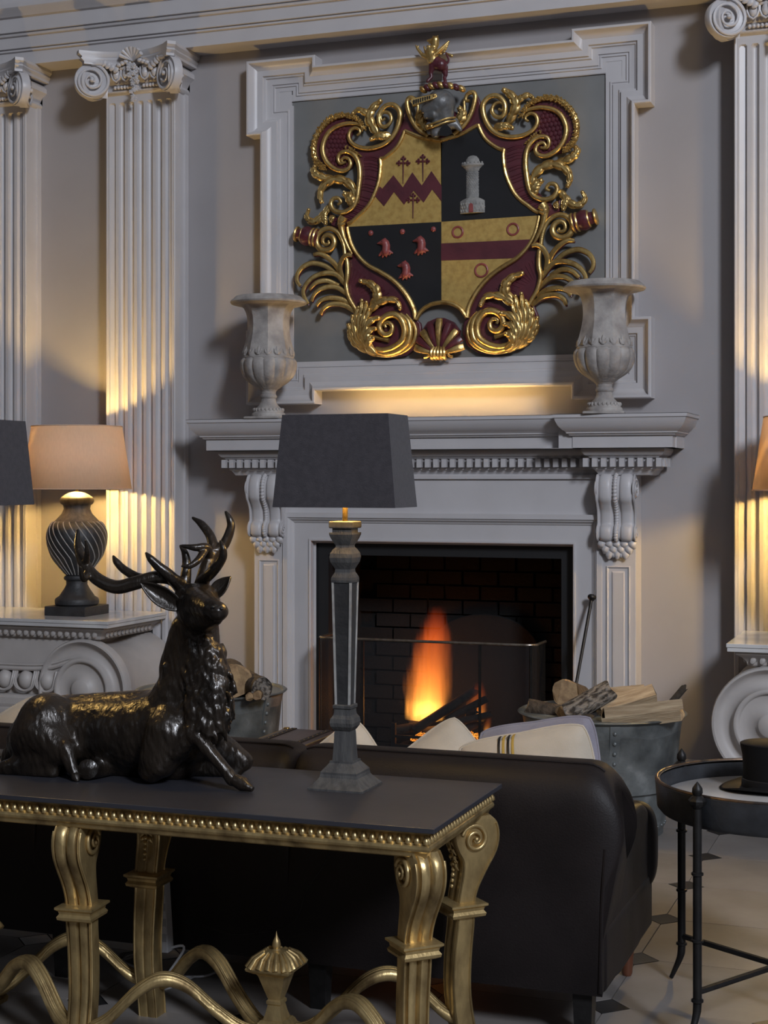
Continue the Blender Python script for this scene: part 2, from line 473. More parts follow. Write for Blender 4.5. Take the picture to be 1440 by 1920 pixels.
# ---- fluted pilasters with diagonal-volute capitals
def spiral_disc(g, c, nrm, rad, turns=2.6, thick=0.03, sgn=1, a0=PI / 2, wid=0.16, eye=0.13):
    """scroll seen face-on: hollowed disc, raised spiral fillet, eye. c centre, nrm face normal"""
    n = Vector(nrm).normalized(); up = Vector((0, 0, 1)); sd = up.cross(n).normalized()
    c = Vector(c)
    def P(x, y, h): return c + sd * x + up * y + n * h
    k = len(g.v)
    # dished body
    prof = [(0.0, -thick * .25), (rad * .5, -thick * .3), (rad * .9, -thick * .05), (rad * .96, 0.0), (rad, -thick * .1), (rad, -thick)]
    seg = 32; vs = []; fs = []
    for i in range(seg):
        a = 2 * PI * i / seg
        for (r, h) in prof: vs.append(P(r * math.cos(a), r * math.sin(a), h))
    m = len(prof)
    for i in range(seg):
        i2 = (i + 1) % seg
        for j in range(m - 1): fs.append((i * m + j, i2 * m + j, i2 * m + j + 1, i * m + j + 1))
    fs.append(tuple(i * m + m - 1 for i in range(seg)))
    g.add(vs, fs)
    nn = int(26 * turns)
    pts = []; rr = []
    for i in range(nn + 1):
        t = i / nn
        r = rad * (0.93 * (1 - t) ** 1.15 + eye)
        r = min(r, rad * .95)
        a = a0 + sgn * 2 * PI * turns * t
        pts.append(P(r * math.cos(a), r * math.sin(a), thick * (0.0 + 0.35 * t)))
        rr.append(rad * wid * .5 * (1 - .55 * t))
    g.tube(pts, rr, 8, out=n, flat=0.9)
    g.sphere(P(0, 0, thick * .35), rad * eye, 10, 7)
    return g

def flower(g, c, r, n):
    n = Vector(n).normalized(); a = n.orthogonal().normalized(); b = n.cross(a); c = Vector(c)
    for k in range(5):
        t = 2 * PI * k / 5
        g.sphere(c + (a * math.cos(t) + b * math.sin(t)) * r * .62, r * .5, 6, 5)
    g.sphere(c + n * r * .25, r * .38, 6, 5)

def pilaster(xc, label):
    t = thing('pilaster', label, 'pilaster', (xc, 8.07, 0), 'fluted wall pilasters')
    hw = 0.222; yf = 8.0; z0, z1 = 0.34, 3.90
    # shaft: half-round flutes, stopped at the top
    nfl = 7; pitch = 2 * hw * 0.955 / nfl; fw = pitch * 0.68
    xs_ = []
    for k in range(nfl):
        cxx = (k - (nfl - 1) / 2) * pitch
        for q in range(9):
            a = -1 + 2 * q / 8
            xs_.append((cxx + fw / 2 * a, math.sqrt(max(0, 1 - a * a)), True))
    xs_ = [(-hw, 0, False)] + xs_ + [(hw, 0, False)]
    zs = [z0] + [z0 + .05 + fw / 2 * s for s in (0, .3, .6, .8, .95, 1)] + [z1 - .06 - fw / 2 * s for s in (1, .95, .8, .6, .3, 0)] + [z1]
    g = G()
    def dep(x, e, z):
        if e <= 0: return 0
        zb = z0 + .05 + fw / 2; zt = z1 - .06 - fw / 2
        k = 0
        if z < zb: k = (zb - z) / (fw / 2)
        elif z > zt: k = (z - zt) / (fw / 2)
        if k >= 1: return 0
        s = e * e - k * k if k > 0 else e * e
        return 1.15 * (fw / 2) * math.sqrt(max(0, s))
    vs = [(xc + x, yf + dep(x, e, z), z) for (x, e, fl_) in xs_ for z in zs]
    nz = len(zs); fs = [(i * nz + j, (i + 1) * nz + j, (i + 1) * nz + j + 1, i * nz + j + 1) for i in range(len(xs_) - 1) for j in range(nz - 1)]
    g.add(vs, fs)
    # returns with a fillet
    for s in (-1, 1):
        g.prism([(xc + s * hw, yf, z0), (xc + s * hw, YW, z0), (xc + s * hw * .6, YW, z0), (xc + s * hw * .6, yf + .03, z0)], (0, 0, z1 - z0))
        g.tube([(xc + s * (hw - .004), yf + .006, z0), (xc + s * (hw - .004), yf + .006, z1)], .008, 8)
        g.box(*(sorted((xc + s * hw, xc + s * (hw + .012)))), yf + .11, YW, z0, z1)
    g.obj('shaft', TRIM, t, smooth=40)
    # base
    g = G()
    path = [(xc - hw, YW), (xc - hw, yf), (xc + hw, yf), (xc + hw, YW)]
    g.sweep(path, [(0, .34), (-.01, .335), (-.012, .31), (-.035, .30), (-.04, .275), (-.035, .25), (-.015, .24), (-.012, .225), (-.03, .215), (-.05, .195), (-.052, .17), (-.04, .15), (-.06, .148), (-.06, 0)], lambda a, b, h: (a, b, h), closed=False)
    g.box(xc - hw, xc + hw, yf, YW, 0.0, .34)
    g.obj('base', TRIM, t, smooth=30)
    # capital
    cp = G()
    path = [(xc - hw, YW), (xc - hw, yf), (xc + hw, yf), (xc + hw, YW)]
    cp.sweep(path, [(0, z1 - .02), (-.012, z1 - .015), (-.02, z1), (-.012, z1 + .015), (-.004, z1 + .02), (-.02, z1 + .05), (-.05, z1 + .075), (-.05, z1 + .10), (-.02, z1 + .13)], lambda a, b, h: (a, b, h), closed=False)
    cp.box(xc - hw, xc + hw, yf, YW, z1 - .02, z1 + .14)
    cap = cp.obj('capital', TRIM, t, smooth=40)
    # abacus: concave plan, moulded edge
    ab = G()
    ew = .318; ydp = 7.80; ym = 7.93
    plan = [(-ew * .97, YW), (-ew * .97, ydp + .09), (-ew, ydp + .03), (-ew + .035, ydp - .005)]
    for q in range(1, 10):
        a = q / 10; x = (-ew + .035) * (1 - 2 * a); plan.append((x, ydp - .005 + (ym - ydp) * math.sin(PI * a) ** .8))
    plan += [(ew - .035, ydp - .005), (ew, ydp + .03), (ew * .97, ydp + .09), (ew * .97, YW)]
    lv = [(0.93, ZA - .075), (0.93, ZA - .06), (0.97, ZA - .045), (0.955, ZA - .035), (1.0, ZA - .018), (1.0, ZA - .001)]
    vs = []
    for (sc_, z) in lv:
        for (x, y) in plan: vs.append((xc + x * sc_, YW + (y - YW) * sc_, z))
    m = len(plan); fs = []
    for q in range(len(lv) - 1):
        for i in range(m - 1): fs.append((q * m + i, q * m + i + 1, (q + 1) * m + i + 1, (q + 1) * m + i))
    fs.append(tuple(range(m))); fs.append(tuple(range((len(lv) - 1) * m, len(lv) * m)))
    ab.add(vs, fs)
    ab.obj('abacus', TRIM, cap, smooth=30)
    # corner volutes: two faces at each corner
    rv = 0.100; zc = z1 + .045
    for s in (-1, 1):
        v = G()
        n1 = Vector((-s * .55, -.84, 0)); c1 = Vector((xc + s * .240, 7.865, zc))
        spiral_disc(v, c1, n1, rv, 2.4, .05, sgn=s, a0=PI / 2, wid=.2)
        n2 = Vector((s * .9, .35, 0)); c2 = Vector((xc + s * .288, 7.925, zc - .005))
        spiral_disc(v, c2, n2, rv * .97, 2.4, .05, sgn=s, a0=PI / 2, wid=.2)
        # rolled web tying the two faces
        v.tube([c1 - n1 * .02 + Vector((0, 0, rv * .35)), c2 - n2 * .02 + Vector((0, 0, rv * .35))], .06, 8)
        v.prism([c1 - n1 * .04 + Vector((0, 0, -rv * .8)), c2 - n2 * .04 + Vector((0, 0, -rv * .8)), c2 - n2 * .05 + Vector((0, 0, rv * 1.2)), c1 - n1 * .05 + Vector((0, 0, rv * 1.2))], Vector((-s * .06, .05, 0)))
        v.sphere((xc + s * .292, 7.850, zc + .02), .014, 8, 6)
        v.sphere((xc + s * .292, 7.850, zc - .03), .012, 8, 6)
        # band that leads from the volute to the centre
        v.tube(smoothpath([(xc + s * .24, 7.86, zc + rv * .97), (xc + s * .17, 7.90, zc + rv * 1.0), (xc + s * .1, 7.935, zc + rv * .80), (xc + s * .05, 7.94, zc + rv * .74)], 5), [.014, .013, .012], 8)
        for q in range(5):
            v.sphere((xc + s * (.20 - .022 * q), 7.885 + .008 * q, zc + rv * 1.12 - .012 * q), (.017, .012, .022), 8, 6, Matrix.Rotation(-s * .7, 3, 'Y'))
        v.obj('volute', TRIM, cap, smooth=40)
    # eggs and beads between the volutes
    for q in (-2, -1, 1, 2):
        e = G()
        e.sphere((xc + q * .062, 7.945, z1 + .088), (.022, .022, .034), 10, 8)
        e.tube([(xc + q * .062 + dx, 7.94, z1 + .088 + dz) for dx, dz in ((-.028, .035), (-.03, 0), (-.018, -.03), (0, -.042), (.018, -.03), (.03, 0), (.028, .035))], .006, 6)
        for w in (-1, 0, 1): e.sphere((xc + q * .062 + w * .021, 7.968, z1 + .018), (.010, .012, .011), 8, 6)
        e.obj('egg', TRIM, cap)
    # shell and hanging flowers in the middle
    s_ = G()
    for q in range(7):
        a = R(-66 + 22 * q)
        s_.tube([(xc, 7.915, ZA - .06), (xc + .075 * math.sin(a), 7.885, ZA - .06 + .075 * math.cos(a))], [.006, .013], 7)
    for sd in (-1, 1):
        for q in range(3): s_.sphere((xc + sd * (.045 + .022 * q), 7.91, ZA - .062 - .008 * q), (.018, .012, .013), 7, 5)
    rnd = random.Random(3)
    for q in range(22):
        f = q / 21; z = ZA - .085 - .20 * f; w = .034 * (1 - f) ** .6 + .004
        flower(s_, (xc + rnd.uniform(-w, w), 7.905 + rnd.uniform(-.006, .012) + .012 * f, z), .020 - .008 * f, (rnd.uniform(-.4, .4), -1, rnd.uniform(-.3, .3)))
    s_.obj('shell_and_flower_drop', TRIM, cap, smooth=50)
    return t
pilaster(-4.41, 'fluted grey pilaster with scroll capital left of the fireplace')
pilaster(-5.40, 'fluted grey pilaster cut off by the photo left edge, second from the fireplace')
pilaster(-0.81, 'fluted grey pilaster with scroll capital right of the fireplace')

# ---- overmantel frame with eared corners
fr = thing('overmantel_frame', 'grey moulded frame with stepped corners above the mantelpiece', 'frame', (XC, 8.1, 2.07))
E, Mn, zt, ztm, zb, zbm, ew, eh = 1.148, 1.062, 4.018, 3.961, 2.075, 2.148, .42, .42
outl = [(-E, zt), (-E + ew, zt), (-E + ew, ztm), (E - ew, ztm), (E - ew, zt), (E, zt), (E, zt - eh), (Mn, zt - eh), (Mn, zb + eh), (E, zb + eh),
        (E, zb), (E - ew, zb), (E - ew, zbm), (-E + ew, zbm), (-E + ew, zb), (-E, zb), (-E, zb + eh), (-Mn, zb + eh), (-Mn, zt - eh), (-E, zt - eh)]
fp = [(0, 0), (0, .105), (-.004, .11), (-.014, .11), (-.018, .102), (-.024, .085), (-.036, .072), (-.046, .068), (-.05, .064), (-.080, .06), (-.083, .048), (-.092, .046), (-.096, .038), (-.100, .036), (-.128, .034), (-.130, .026), (-.134, .026), (-.137, .031), (-.143, .031), (-.146, .024), (-.168, .024), (-.168, 0)]
g = G().sweep([(XC + a, b) for a, b in outl], fp, lambda a, b, h: (a, YW - h, b))
g.obj('moulding', TRIM, fr, smooth=30)
PX0, PX1, PZ0, PZ1 = -3.514, -1.717, 2.307, 3.79
g = G()
for (a, b, c, d) in ((XC - E + .15, PX0, zb + .15, zt - .15), (PX1, XC + E - .15, zb + .15, zt - .15), (PX0, PX1, PZ1, zt - .19), (PX0, PX1, zb + .2, PZ0)):
    g.box(a, b, YW - .022, YW - .001, c, d)
g.obj('inner_band', TRIM, fr, smooth=0)
G().box(PX0, PX1, YW - .012, YW - .001, PZ0, PZ1).obj('back_panel', PANEL, fr, smooth=0)

# ---- chimneypiece
cm = thing('fireplace_surround', 'tall grey painted chimneypiece with scroll brackets and dentil cornice', 'fireplace', (XC, 7.95, 0))
def plan(front, cen, hx, cw):
    """cornice plan: wings at y=front, recessed middle at y=cen; hx half length, cw half length of the middle"""
    return [(XC - hx, YW + .01), (XC - hx, front), (XC - cw, front), (XC - cw, cen), (XC + cw, cen), (XC + cw, front), (XC + hx, front), (XC + hx, YW + .01)]
to = lambda a, b, h: (a, b, h)
# shelf (offset to the left of travel is inward: travel left->right along the front, inward = +y)
sp = [(.5, 1.984), (0, 1.984), (0, 1.966), (.006, 1.964), (.010, 1.95), (.022, 1.925), (.040, 1.905), (.052, 1.898), (.056, 1.893), (.056, 1.888), (.066, 1.884), (.070, 1.877), (.084, 1.874), (.084, 1.812), (.15, 1.812)]
pl = plan(7.75, 7.83, 1.378, .70)
g = G().sweep(pl, sp[1:], to, closed=False, cap=False)
g.box(XC - 1.30, XC + 1.30, 7.92, YW, 1.813, 1.983)
for s in (-1, 1): g.box(*sorted((XC + s * .71, XC + s * 1.29)), 7.84, YW, 1.813, 1.9835)
g.prism([(a, b, 1.984) for a, b in pl], (0, 0, -.002))
g.prism([(a, b, 1.812) for a, b in plan(7.834, 7.914, 1.294, .616 + .0)], (0, 0, .002))
g.obj('shelf', TRIM, cm, smooth=25)
# bed mouldings
bp_ = [(0, 1.813), (0, 1.80), (.004, 1.79), (.014, 1.778), (.03, 1.772), (.034, 1.765), (.055, 1.763), (.055, 1.716), (.05, 1.716), (.05, 1.706), (.06, 1.70), (.072, 1.682), (.075, 1.676), (.085, 1.676), (.085, 1.672)]
pb = plan(7.875, 7.965, 1.245, .82)
g = G().sweep(pb, bp_, to, closed=False, cap=False)
for (x0, x1, yy) in ((XC - 1.15, XC - .91, 7.965), (XC + .91, XC + 1.15, 7.965), (XC - .95, XC + .95, 8.05)):
    g.box(x0, x1, yy, YW, 1.672, 1.812)
g.obj('bed_moulding', TRIM, cm, smooth=25)
# dentils, each a piece
dn = None
def dentil(x, y, rot=False):
    global dn
    if dn is None:
        dn = G().box(-.0130, .0130, -.0225, .0225, -.0225, .0225).obj('dentil', TRIM, cm, smooth=0)
        dn.matrix_parent_inverse = Matrix.Translation(-cm.location); dn.matrix_basis = Matrix.Translation((x, y, 1.74))
        return
    M = Matrix.Translation((x, y, 1.74))
    if rot: M = M @ Matrix.Rotation(PI / 2, 4, 'Z')
    like(dn, M, cm)
nd = 35
for k in range(nd): dentil(XC - .80 + 1.60 * k / (nd - 1), 8.0 + .0)
for s in (-1, 1):
    for k in range(9): dentil(XC + s * (.838 + .0470 * k), 7.91)
    for k in range(1, 5): dentil(XC + s * (1.2145), 7.91 + .047 * k, True)
# frieze and body
g = G()
g.box(XC - .92, XC + .92, 8.03, YW, 1.465, 1.68)
g.box(XC - .92, XC + .92, 8.015, YW, 1.655, 1.675)
g.obj('frieze', TRIM, cm, smooth=0)
# architrave round the opening (three sides)
ox = .742; oz = 1.311
path = [(XC - ox, 0), (XC - ox, oz), (XC + ox, oz), (XC + ox, 0)]
ap = [(-.012, .08), (0, .08), (0, .128), (.004, .132), (.012, .132), (.014, .124), (.10, .124), (.104, .130), (.112, .134), (.12, .146), (.128, .15), (.132, .158), (.158, .158), (.158, 0)]
g = G().sweep(path, ap, lambda a, b, h: (a, YW - h, b), closed=False)
g.obj('architrave', TRIM, cm, smooth=25)
# jambs with raised panels
for s in (-1, 1):
    j0, j1 = sorted((XC + s * .895, XC + s * 1.078))
    g = G().box(j0, j1, 8.0, YW, 0, 1.68)
    g.box(j0 - .015, j1 + .015, 7.97, YW, 0, .2); g.box(j0 - .008, j1 + .008, 7.985, YW, .2, .225)
    jm = g.obj('jamb', TRIM, cm, smooth=0, bevel=.003)
    g = G()
    pa = [(j0 + .03, .30), (j1 - .03, .30), (j1 - .03, 1.205), (j0 + .03, 1.205)]
    g.sweep(pa, [(0, 0), (0, .006), (.004, .008), (.010, .004), (.014, -.004), (.016, -.006), (.034, .004), (.036, .008), (.2, .008)][:8], lambda a, b, h: (a, 8.0 - h, b))
    g.box(j0 + .062, j1 - .062, 7.993, 8.01, .33, 1.172)
    g.obj('jamb_panel', TRIM, jm, smooth=25)
    # scroll bracket
    xm = (j0 + j1) / 2; bw = .100
    prof = cr([(.02, 1.676), (.062, 1.672), (.085, 1.64), (.092, 1.60), (.088, 1.555), (.066, 1.525), (.046, 1.49), (.040, 1.45), (.042, 1.42), (.060, 1.405), (.068, 1.38), (.062, 1.35), (.035, 1.338), (.012, 1.342)], 5)
    npf = len(prof)
    def rib(x):
        ax = abs(x)
        if ax > .9: return .006
        if ax > .84: return -.004
        if ax > .22: return .011 * math.sqrt(max(0, 1 - ((ax - .53) / .31) ** 2)) - .002
        return -.004
    g = G()
    cols = [-1, -.95, -.9, -.87, -.84, -.8, -.72, -.62, -.53, -.44, -.34, -.27, -.22, -.1, 0]
    cols = cols + [-c for c in cols[-2::-1]]
    vs = []; nrm = []
    for i in range(npf):
        a = prof[max(0, i - 1)]; b = prof[min(npf - 1, i + 1)]
        d = Vector((b[0] - a[0], b[1] - a[1])).normalized(); nrm.append((-d.y, d.x))
    for i, (p, z) in enumerate(prof):
        for c in cols:
            h = rib(c); vs.append((xm + c * bw, 8.0 - p - nrm[i][0] * h, z + nrm[i][1] * h))
    m = len(cols)
    g.add(vs, [(i * m + j, (i + 1) * m + j, (i + 1) * m + j + 1, i * m + j + 1) for i in range(npf - 1) for j in range(m - 1)])
    side = [(8.0 - p, z) for p, z in prof] + [(8.01, 1.338), (8.01, 1.68)]
    for sg in (-1, 1): g.prism([(xm + sg * bw * .999, y, z) for y, z in side], (-sg * .012, 0, 0))
    br = g.obj('scroll_bracket', TRIM, cm, smooth=50)
    g = G()
    for i in range(2, npf - 3, 2):
        p, z = prof[i]
        g.sphere((xm, 8.0 - p - .001, z), (.012, .012, .013), 8, 6)
    g.obj('bead_string', TRIM, br)
    g = G()
    for sg in (-1, 1):
        spiral_disc(g, (xm + sg * (bw + .004), 7.945, 1.605), (sg, 0, 0), .05, 2.0, .012, sgn=-sg, wid=.2)
        spiral_disc(g, (xm + sg * (bw + .004), 7.962, 1.378), (sg, 0, 0), .028, 1.6, .010, sgn=sg, wid=.25)
    g.obj('side_scroll', TRIM, br)
    # acanthus drop beneath the bracket
    g = G()
    for row, (zz, n, r_) in enumerate(((1.325, 5, .030), (1.298, 4, .030), (1.272, 3, .026))):
        for k in range(n):
            a = (k - (n - 1) / 2)
            cxx = xm + a * .036; th = a * .35
            pts = smoothpath([(cxx - a * .006, 7.985, zz + .03), (cxx, 7.962 + row * .004, zz + .01), (cxx + a * .006, 7.958 + row * .006, zz - .012), (cxx + a * .01, 7.972, zz - .030)], 4)
            g.tube(pts, [.012, .019, .019, .007], 8, out=(0, -1, 0), flat=.55)
            for sd in (-1, 1):
                g.sphere((cxx + sd * .016, 7.97, zz - .008), (.009, .008, .014), 7, 5)
    g.obj('leaf_drop', TRIM, br, smooth=60)
# black slip and the brick-lined firebox
g = G()
g.sweep([(XC - ox, 0), (XC - ox, oz), (XC + ox, oz), (XC + ox, 0)], [(0.012, .06), (-.078, .06), (-.078, .0), (.012, 0)], lambda a, b, h: (a, YW - h, b), closed=False)
g.obj('black_slip', SLIP, cm, smooth=0)
g = G()
bx0, bx1, bt, yb = XC - .70, XC + .70, 1.28, 8.72
g.box(bx0 - .05, bx0 + .0, 8.10, yb, 0, 1.33); g.box(bx1, bx1 + .05, 8.10, yb, 0, 1.33)
g.box(bx0, bx1, yb - .02, yb + .02, 0, 1.33); g.box(bx0, bx1, 8.10, yb, bt, bt + .05); g.box(bx0, bx1, 8.05, yb, -.01, .012)
g.obj('firebox', SOOT, cm, smooth=0)
# course lines of the lining: bricks of the back wall
bk = None
rnd = random.Random(5)
for r_ in range(14):
    for c in range(7):
        x = bx0 + .10 + c * .215 + (.107 if r_ % 2 else 0); z = .06 + r_ * .085
        if x > bx1 - .1 or z > 1.2: continue
        M = Matrix.Translation((x, yb - .03 - rnd.uniform(0, .006), z))
        if bk is None:
            bk = G().box(-.1, .1, -.015, .015, -.037, .037).obj('brick', SOOT, cm, smooth=0)
            bk.matrix_basis = M
        else: like(bk, M, cm)
# ================================================================= CARVED COAT OF ARMS
XM = W(827, 400, 8.09).x
YP = YW - .012                                   # face of the grey panel
a_ = lambda x, y: (520 + x / 4.235, 50 + y / 4.235)
b_ = lambda x, y: (820 + x / 4.235, 50 + y / 4.235)
c_ = lambda x, y: (520 + x / 4.5, 370 + y / 4.5)
d_ = lambda x, y: (820 + x / 4.5, 370 + y / 4.5)
def AP(p, dep=0.0, side=0):
    q = W(p[0], p[1], 8.09)
    x = q.x if side == 0 else 2 * XM - q.x
    return Vector((x, YP - dep, q.z))
OUT = Vector((0, -1, 0))
arms = thing('coat_of_arms', 'carved gold, maroon and black coat of arms with quartered shield and griffin crest', 'coat of arms', (XM, YP - .02, 2.33))
def S(fn, pts): return [fn(x, y) for x, y in pts]
# --- maroon cartouche behind the shield, one cheek for each side
cheek = S(a_, [(1305, 600), (1180, 700), (1090, 770), (1045, 690), (1030, 575), (1000, 650), (985, 740), (945, 830), (890, 895), (820, 940), (740, 960), (660, 955), (600, 925), (572, 880), (585, 825), (640, 800), (690, 805),
               (640, 745), (570, 712), (500, 705), (420, 735), (350, 800), (305, 880), (290, 960), (300, 1040), (330, 1090), (400, 1130), (500, 1145), (575, 1120), (600, 1060), (640, 1090), (655, 1170), (645, 1280), (625, 1370), (590, 1440), (520, 1490), (470, 1525)]) + \
        S(c_, [(430, 130), (440, 230), (500, 260), (545, 330), (565, 420), (580, 520), (590, 640), (580, 740), (600, 840), (650, 930), (620, 1010), (600, 1060), (610, 1120), (640, 1190), (700, 1270), (800, 1330), (940, 1358), (1080, 1333), (1172, 1262), (1208, 1150), (1200, 1060), (1168, 1030), (1222, 945), (1300, 895), (1382, 880)])
for sd in (0, 1):
    g = G().prism([AP(p, .002, sd) for p in cheek], (0, -.030, 0))
    g.obj('maroon_cartouche', MAROON, arms, smooth=40, bevel=.006)
# ribbed maroon hollows beside the shield
TL = S(a_, [(1305, 905), (1240, 893), (1150, 880), (1060, 845), (1010, 825), (985, 890), (950, 950), (900, 1000), (845, 1040), (815, 1045), (820, 1100), (810, 1200), (785, 1290), (740, 1390), (690, 1455), (640, 1500)]) + S(c_, [(625, 205), (590, 222)])
LLq = S(c_, [(590, 250), (600, 300), (625, 390), (680, 490), (760, 570), (850, 620), (950, 680), (1030, 750), (1100, 840), (1150, 940), (1167, 1030), (1222, 950), (1300, 902), (1382, 886)])
CT, CC, ML = a_(1305, 905), (827, 415.6), (651, 425)
TLs = cr(TL[:5], 4)[:-1] + cr(TL[4:10], 4)[:-1] + cr(TL[9:], 4)
LLs = cr(LLq[:11], 4)[:-1] + cr(LLq[10:], 4)
for sd in (0, 1):
    q = G().prism([AP(p, .030, sd) for p in TLs + [ML, CC]], (0, -.012, 0))
    o = q.obj('shield_quarter', (GOLDFLAT, BLACKP)[sd], arms, smooth=0); o['label'] = ('worn gold upper left quarter', 'black upper right quarter')[sd]
    q = G().prism([AP(p, .030, sd) for p in [CC, ML] + LLs], (0, -.012, 0))
    o = q.obj('shield_quarter', (BLACKP, GOLDFLAT)[sd], arms, smooth=0); o['label'] = ('black lower left quarter', 'worn gold lower right quarter')[sd]
    # gilded rim
    g = G()
    for seg_ in (cr(TL[:5], 5), cr(TL[4:10], 5), cr(TL[9:], 5)):
        g.tube([AP(p, .044, sd) for p in seg_], .0105, 8, out=OUT, flat=1.1)
    g.obj('upper_rim', GOLD, arms)
    G().tube([AP(p, .044, sd) for p in cr(LLq[:11], 5)], [.008, .010, .013, .014, .014], 8, out=OUT, flat=1.1).obj('lower_rim', GOLD, arms)
    G().tube([AP(p, .046, sd) for p in cr(LLq[10:], 5)], .012, 8, out=OUT, flat=1.2).obj('shell_arch', GOLD, arms)
    # grooves of the hollowed maroon cheeks
    g = G()
    for k in range(26):
        t = k / 25; i = int(t * (len(TLs) - 34)) + 33
        p = TLs[min(i, len(TLs) - 1)]
        g.tube([AP((p[0] - 5, p[1] - 1), .034, sd), AP((p[0] - 17 - 6 * math.sin(t * PI), p[1] - 4 - 4 * t), .033, sd), AP((p[0] - 30 - 6 * math.sin(t * PI), p[1] - 4), .031, sd)], .0042, 6, out=OUT, flat=.7)
    g.obj('carved_ribbing', MAROON, arms)['kind'] = 'stuff'
    g = G()
    for k in range(17):
        t = k / 16
        A = cr(S(c_, [(600, 560), (700, 640), (840, 730), (960, 830), (1060, 950)]), 8); Bq = cr(S(c_, [(590, 700), (640, 760), (700, 800), (850, 900), (960, 980)]), 8)
        i = int(t * 32)
        p, r_ = A[i], Bq[i]
        g.tube([AP((p[0] + (r_[0] - p[0]) * w, p[1] + (r_[1] - p[1]) * w), .033 - .002 * w, sd) for w in (0, .5, 1)], .004, 6, out=OUT, flat=.7)
    g.obj('carved_ribbing', MAROON, arms)['kind'] = 'stuff'

# --- gold scrollwork: (curve function, points, radii in pixels, depth)
def gold(name, pts, rad, dep, flat=1.0, mt=None, n=6):
    for sd in (0, 1):
        P = [AP(p, dep, sd) for p in cr(pts, n)]
        G().tube(P, [r * .0029 for r in rad] if hasattr(rad, '__len__') else rad * .0029, 8, out=OUT, flat=flat).obj(name, mt or GOLD, arms, smooth=50)
gold('s_scroll', S(a_, [(632, 862), (655, 842), (648, 815), (615, 803), (578, 828), (568, 882), (600, 932), (660, 960), (740, 965), (830, 940), (900, 890), (950, 810), (975, 720), (965, 660), (920, 622), (860, 630), (812, 690), (808, 760), (835, 795), (880, 780), (905, 735), (890, 690), (850, 678), (820, 705), (828, 745), (856, 728)]), [2.5, 3.5, 4.5, 5, 5.5, 5, 4, 3.2, 2.4], .046)
gold('dish_rim', S(a_, [(680, 815), (660, 785), (610, 768), (540, 770), (460, 798), (400, 850), (365, 930), (362, 1000), (390, 1070), (440, 1120), (505, 1145), (560, 1128), (582, 1090), (565, 1048), (528, 1040), (510, 1065), (530, 1084)]), [2.5, 4, 5, 5, 4.5, 3.5, 2.5], .046)
gold('stem_scroll', S(a_, [(545, 1075), (500, 1085), (482, 1050), (500, 1005), (555, 992), (612, 1022), (645, 1085), (655, 1175), (645, 1280), (628, 1375), (590, 1440), (520, 1475), (452, 1460), (425, 1412), (440, 1370), (480, 1360), (505, 1392), (478, 1412)]), [2.5, 4, 5, 5.2, 5, 5, 4, 2.5], .046)
# beaded outer edge of the dish
for sd in (0, 1):
    P = cr(S(a_, [(692, 812), (640, 742), (570, 708), (500, 703), (420, 733), (350, 798), (303, 880), (287, 960), (297, 1040), (328, 1092), (372, 1122)]), 8)
    g = G().tube([AP(p, .036, sd) for p in P], [.006, .013, .016, .016, .014, .005], 8, out=OUT, flat=1.3)
    rnd = random.Random(11)
    for p in P:
        for k in range(7):
            g.sphere(AP((p[0] + rnd.uniform(-4.6, 4.6), p[1] + rnd.uniform(-4.6, 4.6)), .050 + rnd.uniform(-.006, .006), sd), .0052, 6, 4)
    g.obj('beaded_edge', GOLD, arms)
    g = G()
    for i in range(7):
        for j in range(9):
            x = 400 + i * 30 + (15 if j % 2 else 0); y = 800 + j * 36
            if ((x - 480) / 105) ** 2 + ((y - 960) / 175) ** 2 < 1.05:
                g.sphere(AP(a_(x, y), .032, sd), (.0125, .007, .0155), 8, 6)
    g.obj('scales', MAROON, arms)['kind'] = 'stuff'
    g = G()
    for k in range(40):
        t = rnd.random(); w = 26 * (1 - t) + 5
        x = 548 + 120 * t + rnd.uniform(-w, w) * .7; y = 952 + 75 * t + rnd.uniform(-w, w) * .7
        g.sphere(AP(a_(x, y), .05 + rnd.uniform(-.004, .008) - .012 * t, sd), .0062 - .002 * t, 6, 5)
    g.obj('berry_cluster', GOLD, arms)['kind'] = 'stuff'

